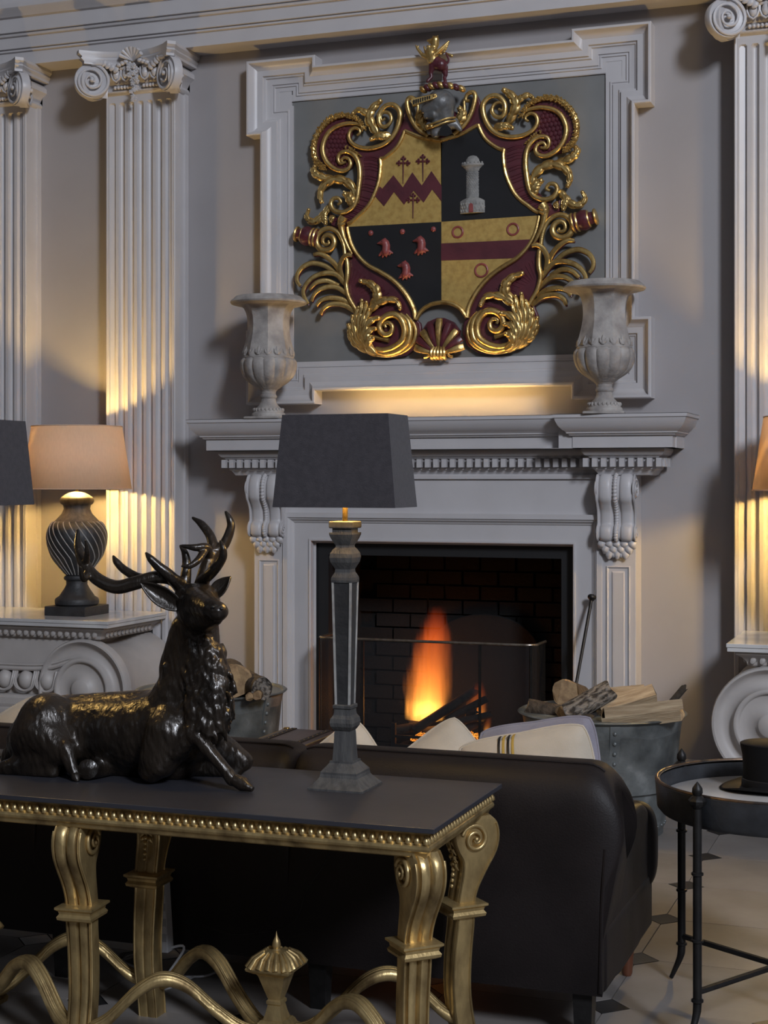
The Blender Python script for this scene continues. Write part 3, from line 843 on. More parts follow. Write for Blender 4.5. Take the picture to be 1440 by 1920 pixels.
def acanthus(name, pts, w, lobes, dep, both=True, curl=1.0):
    """carved leaf along a curve: scalloped lobes sweeping forward, hollow midrib, rolled tip"""
    P2 = cr(pts, 10); n = len(P2); K = .0029 * w * (1.45 if w <= 7 else 1.35); lobes = lobes + (1 if w <= 7 else 0)
    for sd in ((0, 1) if both else (0,)):
        C3 = [AP(p, dep + .014 * math.sin(PI * min(1, i / n * 1.1)) + .016 * curl * (i / n) ** 3, sd) for i, p in enumerate(P2)]
        nu = 7 * lobes + 1
        g = G()
        def pos(u, v, low):
            f = u * (n - 1); i = min(n - 2, int(f)); fr2 = f - i
            c = C3[i].lerp(C3[i + 1], fr2)
            tan = (C3[min(n - 1, i + 2)] - C3[max(0, i - 1)]).normalized(); sv = tan.cross(OUT).normalized()
            s = 2 * v - 1; ph = (u * lobes) % 1.0
            env = (.55 + .55 * math.sin(PI * min(1, .12 + u * .9)) ** .8) * (1 - .30 * u)
            edge = .36 + .64 * (math.sin(PI * min(1, ph * 1.02)) ** .6)
            a = abs(s)
            wv = K * env * (a ** .9) * (edge if a > .55 else 1 - (1 - edge) * max(0, (a - .25) / .3))
            fwd = K * .95 * a * a * (ph - .1)
            rip = .16 * K * math.sin(PI * ph) * a - .22 * K * a ** 3
            mid = -.10 * K * math.exp(-(s * 5) ** 2)
            h = (.42 * K * (1 - s * s) + rip + mid) if not low else -.35 * K * (1 - a)
            return c + sv * math.copysign(wv, s) + tan * fwd + OUT * h
        g.grid(lambda u, v: pos(u, v, False), nu, 11)
        k0 = len(g.v)
        g.grid(lambda u, v: pos(u, v, True), nu, 11)
        e = C3[-1]; r_ = K * .45
        g.sphere(e + OUT * .3 * r_, (r_, r_ * .8, r_), 8, 6)
        g.obj(name, GOLD, arms, smooth=55)
# upper leaves
acanthus('acanthus_leaf', S(a_, [(790, 850), (755, 790), (728, 730), (740, 670), (780, 620), (815, 590)]), 7, 4, .030)
acanthus('acanthus_leaf', S(a_, [(735, 740), (715, 700), (680, 672), (635, 662), (600, 688)]), 5, 3, .034)
acanthus('acanthus_leaf', S(a_, [(890, 855), (850, 868), (800, 872), (750, 895)]), 6, 3, .040)
acanthus('acanthus_leaf', S(a_, [(1190, 820), (1150, 770), (1130, 720), (1150, 680)]), 7, 3, .040)
gold('horn_scroll', S(a_, [(1200, 872), (1120, 815), (1068, 740), (1040, 660), (1032, 595), (1055, 565), (1095, 580), (1105, 620), (1075, 630)]), [4, 4.5, 4.5, 4.5, 4.5, 3.5, 3], .050)
gold('horn_edge', S(a_, [(1180, 830), (1130, 760), (1115, 690), (1118, 630), (1098, 585)]), [2, 3, 3, 3, 2.5], .050)
# leafy scroll at mid height
acanthus('acanthus_leaf', S(a_, [(630, 1400), (600, 1290), (540, 1228), (460, 1212), (390, 1242), (345, 1295), (338, 1350), (350, 1390)]), 6.5, 6, .030)
acanthus('acanthus_leaf', S(a_, [(440, 1205), (370, 1198), (310, 1175), (285, 1140), (295, 1110)]), 6, 4, .030)
acanthus('acanthus_leaf', S(a_, [(600, 1430), (590, 1390), (570, 1350), (540, 1330)]), 7, 3, .040)
acanthus('acanthus_leaf', S(c_, [(440, 60), (408, 110), (370, 160), (320, 200), (270, 195), (245, 155), (262, 105)]), 5.5, 5, .030)
acanthus('acanthus_leaf', S(c_, [(395, 110), (390, 150), (398, 190), (405, 222)]), 5, 3, .034)
acanthus('acanthus_leaf', S(c_, [(470, 150), (460, 175), (452, 205)]), 4, 2, .036)
# twisted stem, volute and spool at the waist
gold('bound_stem', S(c_, [(565, 165), (545, 205), (545, 260), (565, 340), (600, 420), (632, 478)]), [9, 8.5, 6.5, 5, 3.5, 2], .052, 1.1)
gold('stem_binding', S(c_, [(525, 195), (555, 205), (585, 190)]), [3, 3.6, 3], .068)
gold('stem_binding', S(c_, [(522, 225), (552, 237), (580, 222)]), [3, 3.6, 3], .066)
gold('waist_volute', S(c_, [(575, 500), (565, 420), (542, 345), (505, 292), (450, 265), (390, 277), (345, 322), (335, 382), (360, 432), (412, 450), (462, 430), (485, 385), (470, 337), (430, 317), (395, 337), (387, 376), (408, 400), (438, 390), (432, 368)]), [4, 4.5, 5, 5.5, 6, 6, 5.5, 4.5, 3.5, 2.5], .052)
gold('long_stem', S(c_, [(572, 480), (590, 560), (592, 660), (580, 740), (602, 840), (652, 930), (690, 1000)]), [4.5, 5, 5, 4.5, 4.5, 4, 4], .046)
for sd in (0, 1):
    A0 = AP(c_(345, 345), .045, sd); B0 = AP(c_(165, 310), .045, sd); ax = (B0 - A0).normalized(); L = (B0 - A0).length
    M = Matrix.Translation(A0) @ ax.to_track_quat('Z', 'Y').to_matrix().to_4x4()
    k = .00064

    g = G().lathe([(0.02, 0), (.05, .004), (.052, .03), (.047, .036), (.05, .05), (.056, .07), (.05, .092), (.034, .098), (.032, L - .012), (.030, L)], 20); g.xf(M)
    g.obj('spool', MAROON, arms)
    for (z, r_) in ((.012, .052), (.034, .050), (.095, .042), (L, .040)):
        g = G().lathe([(r_ * .5, z - .006), (r_ + .002, z - .006), (r_ + .005, z), (r_ + .002, z + .006), (r_ * .5, z + .006)], 20); g.xf(M)
        g.obj('spool_ring', GOLD, arms)
# palm fronds
fr_ = [[(530, 660), (492, 572), (432, 512), (372, 480), (315, 485)], [(480, 640), (400, 577), (300, 555), (222, 590), (180, 650), (178, 710), (205, 752)],
       [(580, 750), (500, 655), (420, 638), (320, 670), (250, 740), (230, 815), (268, 902)], [(510, 745), (420, 705), (340, 722), (280, 782)],
       [(600, 830), (500, 760), (400, 765), (330, 812), (298, 880)], [(610, 900), (540, 860), (450, 850), (380, 872), (340, 918)],
       [(655, 965), (560, 907), (460, 903), (400, 940), (376, 992)], [(545, 700), (528, 600), (556, 522), (600, 490), (640, 492)]]
for f in fr_:
    for sd in (0, 1):
        P = cr(S(c_, f), 7); n = len(P)
        lift = [.020 + .035 * math.sin(PI * .6 * i / n) for i in range(n)]
        o = G().tube([AP(p, lift[i] + .012, sd) for i, p in enumerate(P)], [.014, .0145, .0140, .012, .0095], 8, out=OUT, flat=.5).obj('palm_frond', GOLD, arms)
        b2 = G().tube([AP((p[0], p[1] + 2.2), lift[i] - .004, sd) for i, p in enumerate(P)], [.012, .012, .011, .0095, .006], 8, out=OUT, flat=1.3).obj('frond_back', MAROON)
        b2.parent = o
# foot scrolls
gold('foot_scroll', S(c_, [(920, 1100), (912, 1072), (945, 1060), (975, 1092), (962, 1145), (910, 1160), (868, 1115), (878, 1050), (930, 1002), (1000, 992), (1055, 1040), (1080, 1120), (1060, 1205), (990, 1262), (905, 1290), (835, 1280)]), [3, 4, 5, 6, 6.5, 7, 7, 6.5, 6, 5], .056)
gold('foot_band', S(c_, [(1040, 985), (1100, 1040), (1122, 1130), (1100, 1225), (1025, 1292), (930, 1320), (835, 1305)]), [4, 5.5, 6, 6, 5.5, 4.5], .050)
gold('foot_band', S(c_, [(1085, 985), (1145, 1060), (1165, 1140), (1140, 1230), (1060, 1300), (945, 1335), (830, 1325), (745, 1285)]), [2, 3.5, 4, 4, 4, 3.5], .040, mt=GOLD)
for sd in (0, 1):
    G().tube([AP(p, .045, sd) for p in cr(S(c_, [(820, 1180), (880, 1195), (940, 1208)]), 5)], [.012, .012, .014], 8).obj('twig_stub', GOLD, arms)
for pts_, w_, dp_ in (([(835, 1335), (755, 1265), (705, 1160), (700, 1050), (715, 960), (722, 872)], 6, .050), ([(835, 1330), (762, 1255), (725, 1150), (730, 1060), (752, 970), (765, 890)], 5.5, .060),
                      ([(830, 1320), (765, 1225), (755, 1130), (790, 1060), (835, 1030), (872, 1022)], 6, .066), ([(825, 1310), (775, 1230), (775, 1160), (810, 1120), (848, 1112)], 5.5, .070),
                      ([(845, 1325), (790, 1270), (790, 1220), (815, 1195), (832, 1192)], 6, .074), ([(790, 1310), (715, 1240), (665, 1150), (645, 1070), (640, 1005)], 6, .044),
                      ([(770, 1310), (690, 1250), (640, 1180), (615, 1120), (603, 1075)], 5.5, .038), ([(760, 1300), (690, 1262), (640, 1215), (612, 1165), (600, 1140)], 5, .032),
                      ([(830, 1330), (770, 1260), (738, 1170), (745, 1080), (775, 1010), (790, 950)], 5, .064), ([(700, 1180), (672, 1090), (668, 1010), (690, 930)], 5, .046)):
    acanthus('acanthus_leaf', S(c_, pts_), w_, 3, dp_)
acanthus('acanthus_leaf', S(c_, [(720, 1030), (780, 960), (850, 900), (930, 868), (1010, 875), (1045, 940)]), 6, 4, .050)
acanthus('acanthus_leaf', S(c_, [(790, 930), (842, 860), (845, 790), (795, 735), (715, 708)]), 7, 4, .052)

# --- shell between the foot scrolls
cs = AP(c_(1372, 1335), .05)
for k in range(9):
    a = R(-72 + 18 * k)
    rl = .200 - .055 * abs(math.sin(a))
    P = [cs + Vector((math.sin(a) * rl * t, -.028 * math.sin(PI * (.15 + .75 * t)), math.cos(a) * rl * t)) for t in (0.12, .35, .6, .85, 1.0)]
    G().tube(smoothpath(P, 4), [.006, .012, .017, .021, .018], 8, out=OUT, flat=.7).obj('shell_rib', (GOLD, MAROON)[k % 2], arms)
g = G().prism([AP(p, .004) for p in S(c_, [(1215, 1120), (1260, 1050), (1340, 1015), (1400, 1015), (1480, 1050), (1530, 1120), (1520, 1200), (1440, 1330), (1320, 1340), (1225, 1220)])], (0, -.03, 0))
g.obj('shell_back', MAROON, arms)
g = G()
for k in range(5):
    x = -.036 + .018 * k
    g.tube(smoothpath([cs + Vector((x * .6, -.015, .05)), cs + Vector((x, -.04, .02)), cs + Vector((x, -.035, -.012)), cs + Vector((x, -.01, -.018))], 4), .010, 8)
for s in (-1, 1):
    g.tube([cs + Vector((s * (.075 + .022 * math.cos(t)), -.025, .012 + .022 * math.sin(t))) for t in [i * .5 for i in range(11)]], .008, 7, out=OUT)
g.obj('shell_hinge', GOLD, arms)

# --- charges on the shield (lying on the fields, .042 proud)
FD = .042
z_up = [(812, 1268), (832, 1285), (920, 1178), (995, 1275), (1070, 1155), (1145, 1260), (1222, 1145), (1302, 1262)]
z_dn = [(1302, 1385), (1228, 1290), (1160, 1395), (1080, 1300), (1005, 1412), (925, 1310), (845, 1425), (775, 1345)]
G().prism([AP(a_(*p), FD - .001) for p in z_up + z_dn], (0, -.004, 0)).obj('zigzag_band', MAROON, arms, smooth=0)
for (hx, hy, tx, ty) in ((1000, 1082, 996, 1245), (1155, 1068, 1154, 1230), (1078, 1375, 1075, 1522)):
    g = G()
    g.tube([AP(a_(hx, hy - 40), FD + .004), AP(a_(tx, ty), FD + .002)], [.0052, .0045, .0040, .0022], 6)
    g.tube([AP(a_(hx - 42, hy), FD + .004), AP(a_(hx + 42, hy), FD + .004)], .005, 6)
    for (dx, dy) in ((-44, 0), (44, 0), (0, -44)):
        for (ex, ey) in ((0, 0), (dy * .32 + dx * .05, dx * .32 + dy * .05), (-dy * .32 + dx * .05, -dx * .32 + dy * .05), (dx * .38, dy * .38)):
            g.sphere(AP(a_(hx + dx * .72 + ex, hy + dy * .72 + ey), FD + .004), (.0068, .005, .0068), 8, 6)
    g.obj('cross_crosslet', MAROON, arms)
G().prism([AP(d_(*p), FD - .001) for p in ((30, 388), (806, 352), (735, 438), (655, 512), (30, 532))], (0, -.003, 0)).obj('red_bar', MAROON, arms, smooth=0)
for (x, y, r_) in ((170, 292, .0285), (636, 268, .0300), (370, 615, .0345)):
    c = AP(d_(x, y), FD + .002)
    G().tube([c + Vector((r_ * math.cos(t), 0, r_ * math.sin(t))) for t in [2 * PI * i / 28 for i in range(28)]], .0058, 8, closed=True).obj('ring', REDPAINT, arms)
for (x, y) in ((785, 300), (1052, 288), (1313, 268)):
    G().sphere(AP(c_(x, y), FD), (.0155, .012, .0155), 14, 10).obj('roundel', REDPAINT, arms)
for (x, y) in ((905, 420), (1205, 400), (1075, 610)):
    g = G(); s = .00064
    H = lambda u, v, w=0: AP(c_(x + u, y + v), FD + .006 + w)
    capsule(g, H(0, -40), H(8, -30), 34 * s, 36 * s)
    capsule(g, H(-20, -38, .004), H(-58, -30, .002), 20 * s, 7 * s)
    capsule(g, H(14, -10), H(10, 40), 36 * s, 36 * s)
    for (u, v) in ((-48, 72), (-18, 84), (14, 80), (42, 66), (66, 50)):
        capsule(g, H(u * .25 + 8, 30), H(u, v), 22 * s, 8 * s)
    capsule(g, H(4, -72), H(6, -55), 8 * s, 14 * s)
    bl = blob(g, .003, 2)
    hd = bl.obj('beast_head', REDPAINT, arms, smooth=60)
    G().sphere(H(-14, -45, .018), .0028, 8, 6).obj('eye', BLACKP).parent = hd
# tower
tc = AP(b_(277, 1480), FD - .012)
M = Matrix.Translation(tc) @ Matrix.Diagonal((1, .55, 1, 1))
u = .00068
g = G().lathe([(110 * u, 0), (110 * u, 92 * u), (104 * u, 100 * u), (64 * u, 122 * u), (62 * u, 140 * u)], 8, rf=None); g.xf(M @ Matrix.Rotation(PI / 8, 4, 'Z'))
tb = g.obj('tower', STONEGREY, arms, smooth=20)
g = G().lathe([(62 * u, 128 * u), (57 * u, 330 * u), (64 * u, 336 * u), (66 * u, 348 * u), (88 * u, 372 * u), (98 * u, 378 * u), (98 * u, 392 * u), (68 * u, 394 * u)], 28); g.xf(M)
g.obj('tower_shaft', STONEGREY).parent = tb
g = G().lathe([(64 * u, 390 * u), (66 * u, 405 * u), (62 * u, 428 * u), (48 * u, 450 * u), (26 * u, 462 * u), (12 * u, 466 * u), (14 * u, 474 * u), (8 * u, 482 * u), (0, 484 * u)], 24); g.xf(M)
g.obj('tower_dome', STONEGREY).parent = tb
g = G()
for row in range(13):
    for k in range(10):
        aa = PI + PI * (k + .5 * (row % 2)) / 9.5; z = (150 + row * 14) * u
        c = Vector((math.cos(aa) * 59 * u, math.sin(aa) * 59 * u, z))
        g.sphere(c, (8.5 * u, 4 * u, 5.2 * u), 6, 4, Matrix.Rotation(aa + PI / 2, 3, 'Z'))
for row in range(3):
    for k in range(9):
        x = -88 + 22 * k + (row % 2) * 10
        if abs(x) > 100: continue
        g.sphere((x * u, (-101 + max(0, abs(x) - 42) * .95) * u, (18 + 27 * row) * u), (9.5 * u, 5 * u, 10.5 * u), 6, 4)
for k in range(9):
    a = PI + PI * (k + .5) / 9
    g.sphere((math.cos(a) * 92 * u, math.sin(a) * 92 * u, 396 * u), (10 * u, 8 * u, 12 * u), 6, 4)
g.xf(M); o = g.obj('tower_stones', STONEGREY); o.parent = tb; o['kind'] = 'stuff'
g = G().prism([(x * u, -100 * u, z * u) for x, z in ((-17, 2), (17, 2), (17, 54), (12, 68), (0, 76), (-12, 68), (-17, 54))], (0, -14 * u, 0)); g.xf(M)
g.obj('tower_door', REDPAINT).parent = tb

# --- helmet
g = G()
def hp(u_, v_, d): return AP(a_(u_, v_), d)
u = .00068
g.sphere(hp(1315, 625, .085), (118 * u, .085, 112 * u), 28, 20)
capsule(g, hp(1330, 640, .09), hp(1340, 720, .085), 100 * u, 82 * u, 22)
capsule(g, hp(1290, 660, .12), hp(1215, 690, .135), 74 * u, 36 * u, 20)
capsule(g, hp(1270, 720, .12), hp(1225, 735, .13), 58 * u, 30 * u, 20)
capsule(g, hp(1310, 770, .09), hp(1345, 750, .085), 66 * u, 66 * u, 20)
capsule(g, hp(1230, 800, .10), hp(1235, 860, .11), 30 * u, 22 * u, 14)
capsule(g, hp(1300, 820, .11), hp(1290, 870, .12), 62 * u, 40 * u, 18)
capsule(g, hp(1420, 770, .09), hp(1470, 830, .09), 40 * u, 20 * u, 14)
capsule(g, hp(1360, 790, .10), hp(1430, 790, .09), 52 * u, 36 * u, 14)
hm = blob(g, .0045, 4).obj('helmet', PEWTER, arms, smooth=70)
g = G().prism([hp(1128, 645, .188), hp(1140, 622, .186), hp(1290, 580, .168), hp(1318, 575, .160), hp(1325, 600, .160), hp(1295, 618, .168), hp(1150, 675, .188)], (0, -.014, 0))
g.obj('visor_grille', GOLD, smooth=0).parent = hm
g = G()
for k in range(8):
    t = k / 7; p = hp(1158 + 115 * t, 650 - 44 * t, .203 - .019 * t)
    g.box(p.x - .0035, p.x + .0035, p.y - .004, p.y + .004, p.z - .011 + .003 * t, p.z + .011 - .003 * t)
o = g.obj('grille_slot', BLACKP, smooth=0); o.parent = hm; o['kind'] = 'stuff'
G().sphere(hp(1308, 590, .178), .010, 10, 8).obj('visor_pivot', GOLD).parent = hm
for dy in (0, 26):
    G().tube(smoothpath([hp(1222, 808 + dy, .118), hp(1275, 806 + dy, .158), hp(1340, 785 + dy, .162), hp(1400, 758 + dy, .145), hp(1440, 742 + dy, .11)], 5), .0062, 7).obj('collar_band', GOLD).parent = hm
for (x, y) in ((1238, 826), (1272, 826)): G().sphere(hp(x, y, .155), .011, 10, 8).obj('collar_stud', GOLD).parent = hm
g = G().prism([hp(x, y, .155) for x, y in ((1340, 900), (1345, 850), (1370, 818), (1400, 815), (1425, 840), (1440, 885), (1400, 905))], (0, -.012, 0)); g.obj('neck_opening', BLACKP, smooth=0).parent = hm
# --- wreath
for k in range(9):
    t = k / 8; c = hp(1185 + 300 * t, 512 - 8 * t - 22 * math.sin(PI * t) + 6, .10 + .03 * math.sin(PI * t))
    G().sphere(c, (.026, .026, .017), 12, 8, Matrix.Rotation(R(38), 3, 'Y')).obj('wreath_twist', (GOLD, MAROON)[k % 2], arms)
# --- griffin crest
g = G(); s = .00069
def cp(p, q, d0, d1, r0, r1): capsule(g, hp(*p, d0), hp(*q, d1), r0 * s * 1.22, r1 * s * 1.22)
cp((1330, 330), (1290, 325), .12, .12, 42, 40); cp((1345, 345), (1360, 400), .10, .10, 30, 15); cp((1360, 400), (1350, 425), .10, .10, 14, 12); cp((1350, 425), (1362, 462), .10, .11, 12, 12)
cp((1270, 345), (1255, 395), .13, .13, 26, 15); cp((1255, 395), (1262, 430), .13, .13, 14, 11); cp((1262, 430), (1235, 465), .13, .14, 11, 12); cp((1300, 310), (1270, 300), .12, .12, 40, 36)
blob(g, .0035, 3).obj('griffin_hindquarters', MAROON, arms, smooth=60)
g = G()
cp((1270, 290), (1255, 235), .12, .12, 42, 38); cp((1260, 230), (1280, 180), .12, .12, 34, 24); cp((1285, 170), (1290, 135), .12, .125, 27, 26); cp((1280, 140), (1232, 142), .125, .13, 18, 7); cp((1262, 152), (1240, 165), .125, .13, 9, 4)
cp((1300, 118), (1308, 98), .12, .12, 9, 4); cp((1275, 118), (1270, 102), .12, .12, 8, 4)
cp((1235, 275), (1190, 255), .13, .13, 18, 13); cp((1190, 255), (1150, 205), .13, .13, 12, 9); cp((1150, 205), (1138, 180), .13, .13, 8, 5); cp((1150, 205), (1160, 182), .13, .13, 7, 4)
cp((1240, 255), (1205, 225), .10, .10, 15, 11); cp((1205, 225), (1190, 180), .10, .10, 10, 6)
rnd = random.Random(2)
for k in range(26):
    x = 1235 + rnd.random() * 60; y = 190 + rnd.random() * 120
    cp((x, y), (x - 6, y + 16), .145, .15, 9, 3)
gf = blob(g, .003, 2).obj('griffin_forepart', GOLD, arms, smooth=60)
g = G()
for k in range(6):
    t = k / 5
    capsule(g, hp(1290 + 6 * k, 255 - 6 * k, .135 - .006 * k), hp(1330 + 62 * (1 - t) ** .5, 255 - 108 * (1 - t) - 10 * k * .2, .12), 16 * s, 9 * s)
g.obj('wing', GOLD).parent = gf
G().tube(smoothpath([hp(1365, 325, .11), hp(1388, 290, .11), hp(1375, 250, .11), hp(1366, 228, .11)], 5), [.006, .0055, .005], 7).obj('tail', MAROON).parent = gf
g = G(); capsule(g, hp(1372, 235, .11), hp(1412, 255, .11), .004, .009); g.obj('tail_tuft', GOLD).parent = gf
# ================================================================= MANTEL: urns and uplight
def urn(loc, label):
    t = thing('stone_urn', label, 'urn', loc, 'stone urns on the mantelpiece', world=False)
    k = .000877
    z = lambda y: (862 - y) * k
    G().polylathe([(118 * k, 0), (118 * k, z(850)), (112 * k, z(847))], 4).obj('plinth', URNSTONE, t, smooth=20, bevel=.002)
    g = G().lathe([(107 * k, z(847)), (108 * k, z(838)), (103 * k, z(826)), (96 * k, z(822)), (95 * k, z(812)), (80 * k, z(795)), (60 * k, z(775)), (49 * k, z(755)), (46 * k, z(735)), (51 * k, z(728)), (53 * k, z(720)), (50 * k, z(712)), (46 * k, z(706)), (47 * k, z(690)), (62 * k, z(672))], 40)
    ft = g.obj('foot', URNSTONE, t)
    g = G()
    for i in range(24):
        a = 2 * PI * i / 24
        g.sphere((92 * k * math.cos(a), 92 * k * math.sin(a), z(805)), (.0075, .0075, .011), 7, 5)
    g.obj('foot_beading', URNSTONE).parent = ft
    pr = cr([(55 * k, z(680)), (90 * k, z(655)), (125 * k, z(632)), (155 * k, z(603)), (172 * k, z(568)), (180 * k, z(528)), (176 * k, z(500)), (163 * k, z(484))], 4)
    g = G().lathe(pr, 112, rf=lambda a, j, zz: 1 - .075 * (1 - abs(math.sin(7 * a)) ** .45) * min(1, (zz - z(690)) / (z(600) - z(690)) * 1.0))
    g.obj('gadrooned_bowl', URNSTONE, t, smooth=70)
    G().lathe([(150 * k, z(492)), (160 * k, z(487)), (162 * k, z(478)), (156 * k, z(470)), (140 * k, z(466))], 48).obj('bowl_fillet', URNSTONE, t)
    G().polylathe([(r * k, z(y)) for r, y in cr([(150, 474), (148, 440), (136, 390), (124, 330), (120, 275), (126, 215), (142, 172), (164, 152)], 3)], 8, rot=PI / 8).obj('octagonal_body', URNSTONE, t, smooth=20)
    g = G()
    n = 16
    for i in range(n):
        a = 2 * PI * i / n; rr = 150 * k
        def P(da, zz, o=0): return Vector(((rr + o) * math.cos(a + da), (rr + o) * math.sin(a + da), zz))
        o = Vector((math.cos(a), math.sin(a), 0))
        g.tube([P(0, z(468), .004), P(0, z(440), .003), P(0, z(412), -.004)], [.011, .010, .001], 6, out=o, flat=.9)
        for s in (-1, 1):
            g.tube([P(0, z(466), .004), P(s * .1, z(450), .004), P(s * .14, z(430), .001)], [.008, .008, .001], 6, out=o, flat=.9)
    g.obj('leaf_band', URNSTONE, t, smooth=60)
    G().lathe([(150 * k, z(158)), (165 * k, z(153)), (205 * k, z(151)), (234 * k, z(143)), (240 * k, z(133)), (234 * k, z(122)), (220 * k, z(113)), (212 * k, z(103)), (204 * k, z(97)), (190 * k, z(95)), (150 * k, z(102)), (120 * k, z(140)), (0.001, z(150))], 56).obj('rim', URNSTONE, t)
    return t
u1 = urn((-3.530, 7.845, 1.984), 'stone urn on the mantelpiece left of the coat of arms')
dup(u1, (-1.664, 7.845, 1.984), R(9), 'stone urn on the mantelpiece right of the coat of arms')
STRIP = emit_mat('warm_strip', (1.0, 0.62, 0.20), 85)
st = thing('strip_light', 'warm strip light lying along the back of the mantel shelf', 'light', (XC, 7.99, 1.984))
G().box(XC - .52, XC + .52, 7.975, 8.005, 1.984, 1.989).obj('channel', IRON, st, smooth=0)
G().box(XC - .50, XC + .50, 7.98, 8.00, 1.989, 1.9902).obj('diffuser', STRIP, st, smooth=0)

# ================================================================= CONSOLE CAPITALS against the wall
def capital_console(xe, s, label):
    """table shaped like an outsize Ionic capital. xe: edge of its slab towards the fireplace, s: +1 runs to the right, -1 to the left"""
    Lc = 1.55
    t = thing('capital_console', label, 'console table', (xe + s * Lc / 2, 7.65, 0), 'capital-shaped console tables')
    X = lambda d: xe + s * d
    def bx(g, d0, d1, y0, y1, z0, z1): g.box(*sorted((X(d0), X(d1))), y0, y1, z0, z1)
    g = G(); bx(g, 0, Lc, 7.33, 7.995, .876, .894); bx(g, 0.004, Lc - .004, 7.334, 7.995, .856, .8745)
    g.obj('marble_slab', MARBLE, t, smooth=0, bevel=.002)
    path = [(X(.085), 7.995), (X(.085), 7.40), (X(Lc - .085), 7.40), (X(Lc - .085), 7.995)]
    if s < 0: path = path[::-1]
    g = G().sweep(path, [(-.045, .856), (-.045, .843), (-.038, .838), (-.02, .828), (.0, .805), (.004, .79), (.03, .785)], lambda a, b, h: (a, b, h), closed=False)
    bx(g, .095, Lc - .095, 7.41, 7.99, .785, .856)
    g.obj('abacus', CAPSTONE, t, smooth=25)
    lf = None
    n = int((Lc - .23) / .043)
    for k in range(n):
        d = .115 + .043 * k
        if lf is None:
            lf = G().sphere((0, 0, 0), (.015, .010, .020), 8, 6).obj('abacus_leaf', CAPSTONE, t); lf.matrix_basis = Matrix.Translation((X(d), 7.388, .815)) @ Matrix.Rotation(R(20), 4, 'Y')
        else: like(lf, Matrix.Translation((X(d), 7.388, .815)) @ Matrix.Rotation(R(20), 4, 'Y'), t)
    for k in range(12):
        like(lf, Matrix.Translation((X(.073), 7.45 + .043 * k, .815)) @ Matrix.Rotation(PI / 2, 4, 'Z') @ Matrix.Rotation(R(20), 4, 'Y'), t)
    # the two scrolls: front faces and the bolsters running back to the wall
    rv = .272; zc = .515
    for (d, sg) in ((.195, 1), (Lc - .195, -1)):
        cxx = X(d); q = s * sg                       # q=+1: its outer side is to the left of the picture
        # bolster: waisted roll
        def bol(u_, v_):
            a = 2 * PI * u_; y = 7.42 + .575 * v_
            r_ = rv * (1 - .16 * math.sin(PI * min(1, v_ * 1.15)) ** 1.0)
            return Vector((cxx + r_ * math.cos(a), y, zc + r_ * math.sin(a)))
        g = G().grid(bol, 48, 12, cu=True)
        b0 = g.obj('scroll_bolster', CAPSTONE, t, smooth=60)
        # face: rim, hollow, inner disc and eye
        g = G().lathe([(0, .030), (.050, .030), (.058, .022), (.068, .006), (.115, -.006), (.142, .000), (.148, .016), (.158, .020), (.168, .016), (.174, -.004), (.185, -.020), (.220, -.028), (.242, -.014), (.249, .002), (.258, .014), (.268, .012), (.273, 0), (.273, -.05)], 64, cap=False)
        g.xf(Matrix.Translation((cxx, 7.395, zc)) @ Matrix.Rotation(PI / 2, 4, 'X'))
        o = g.obj('scroll_face', CAPSTONE, smooth=50); o.parent = b0
    # canalis: plain field with the moulded line that curls off each scroll
    g = G()
    for off, r_ in ((0, .013), (.020, .006)):
        half = [(.195 + (.152 + off) * math.cos(R(a)) * -1, zc + (.152 + off) * math.sin(R(a))) for a in (180, 150, 120, 90)] + [(.28, zc + .145 + off), (.39, zc + .112 + off), (.52, zc + .098 + off), (Lc / 2, zc + .096 + off)]
        half = [half[3], *half[4:]]
        c1_ = cr(half, 6); full = c1_ + [(Lc - d, z) for d, z in c1_[-2::-1]]
        g.tube([(X(d), 7.412, z) for d, z in full], r_, 8)
    bx(g, .20, Lc - .20, 7.428, 7.99, zc + .09, .79)
    g.obj('canalis', CAPSTONE, t, smooth=40)
    bxg = G(); bx(bxg, .20, Lc - .20, 7.44, 7.99, zc - .06, zc + .10); bxg.obj('echinus', CAPSTONE, t, smooth=0)
    # eggs
    e0 = None; pitch = .135; n = int((Lc - .85) / pitch) + 1
    for k in range(n):
        d = .425 + pitch * k
        if e0 is None:
            g = G().sphere((0, 0, 0), (.045, .042, .052), 14, 10)
            e0 = g.obj('egg', CAPSTONE, t); e0.matrix_basis = Matrix.Translation((X(d), 7.415, zc + .036))
            g = G()
            for w in (.055, .067): g.tube(smoothpath([(-w, .0, .05), (-w, -.022, 0), (-w * .72, -.022, -.042), (0, -.022, -.058), (w * .72, -.022, -.042), (w, -.022, 0), (w, 0, .05)], 4), .007, 6)
            h0 = g.obj('egg_surround', CAPSTONE, t); h0.matrix_basis = e0.matrix_basis.copy()
        else:
            like(e0, Matrix.Translation((X(d), 7.415, zc + .036)), t); like(h0, Matrix.Translation((X(d), 7.415, zc + .036)), t)
    # neck and short fluted drum
    g = G(); xm = X(Lc / 2)
    bx(g, .30, Lc - .30, 7.40, 7.98, .395, .47)
    g.obj('neck', CAPSTONE, t, smooth=0, bevel=.02)
    g = G().lathe([(.30, 0), (.30, .06), (.28, .08), (.28, .33), (.31, .36), (.315, .40)], 96, c=(xm, 7.68, 0), rf=lambda a, j, z: 1 - (.05 * max(0, math.sin(10 * a)) if j in (2, 3) else 0))
    g.obj('drum', CAPSTONE, t, smooth=40)
    return t
capital_console(-4.235, -1, 'console table shaped like an Ionic capital under the cream-shaded lamp, left')
capital_console(-0.985, 1, 'console table shaped like an Ionic capital at the right edge, behind the top hat')

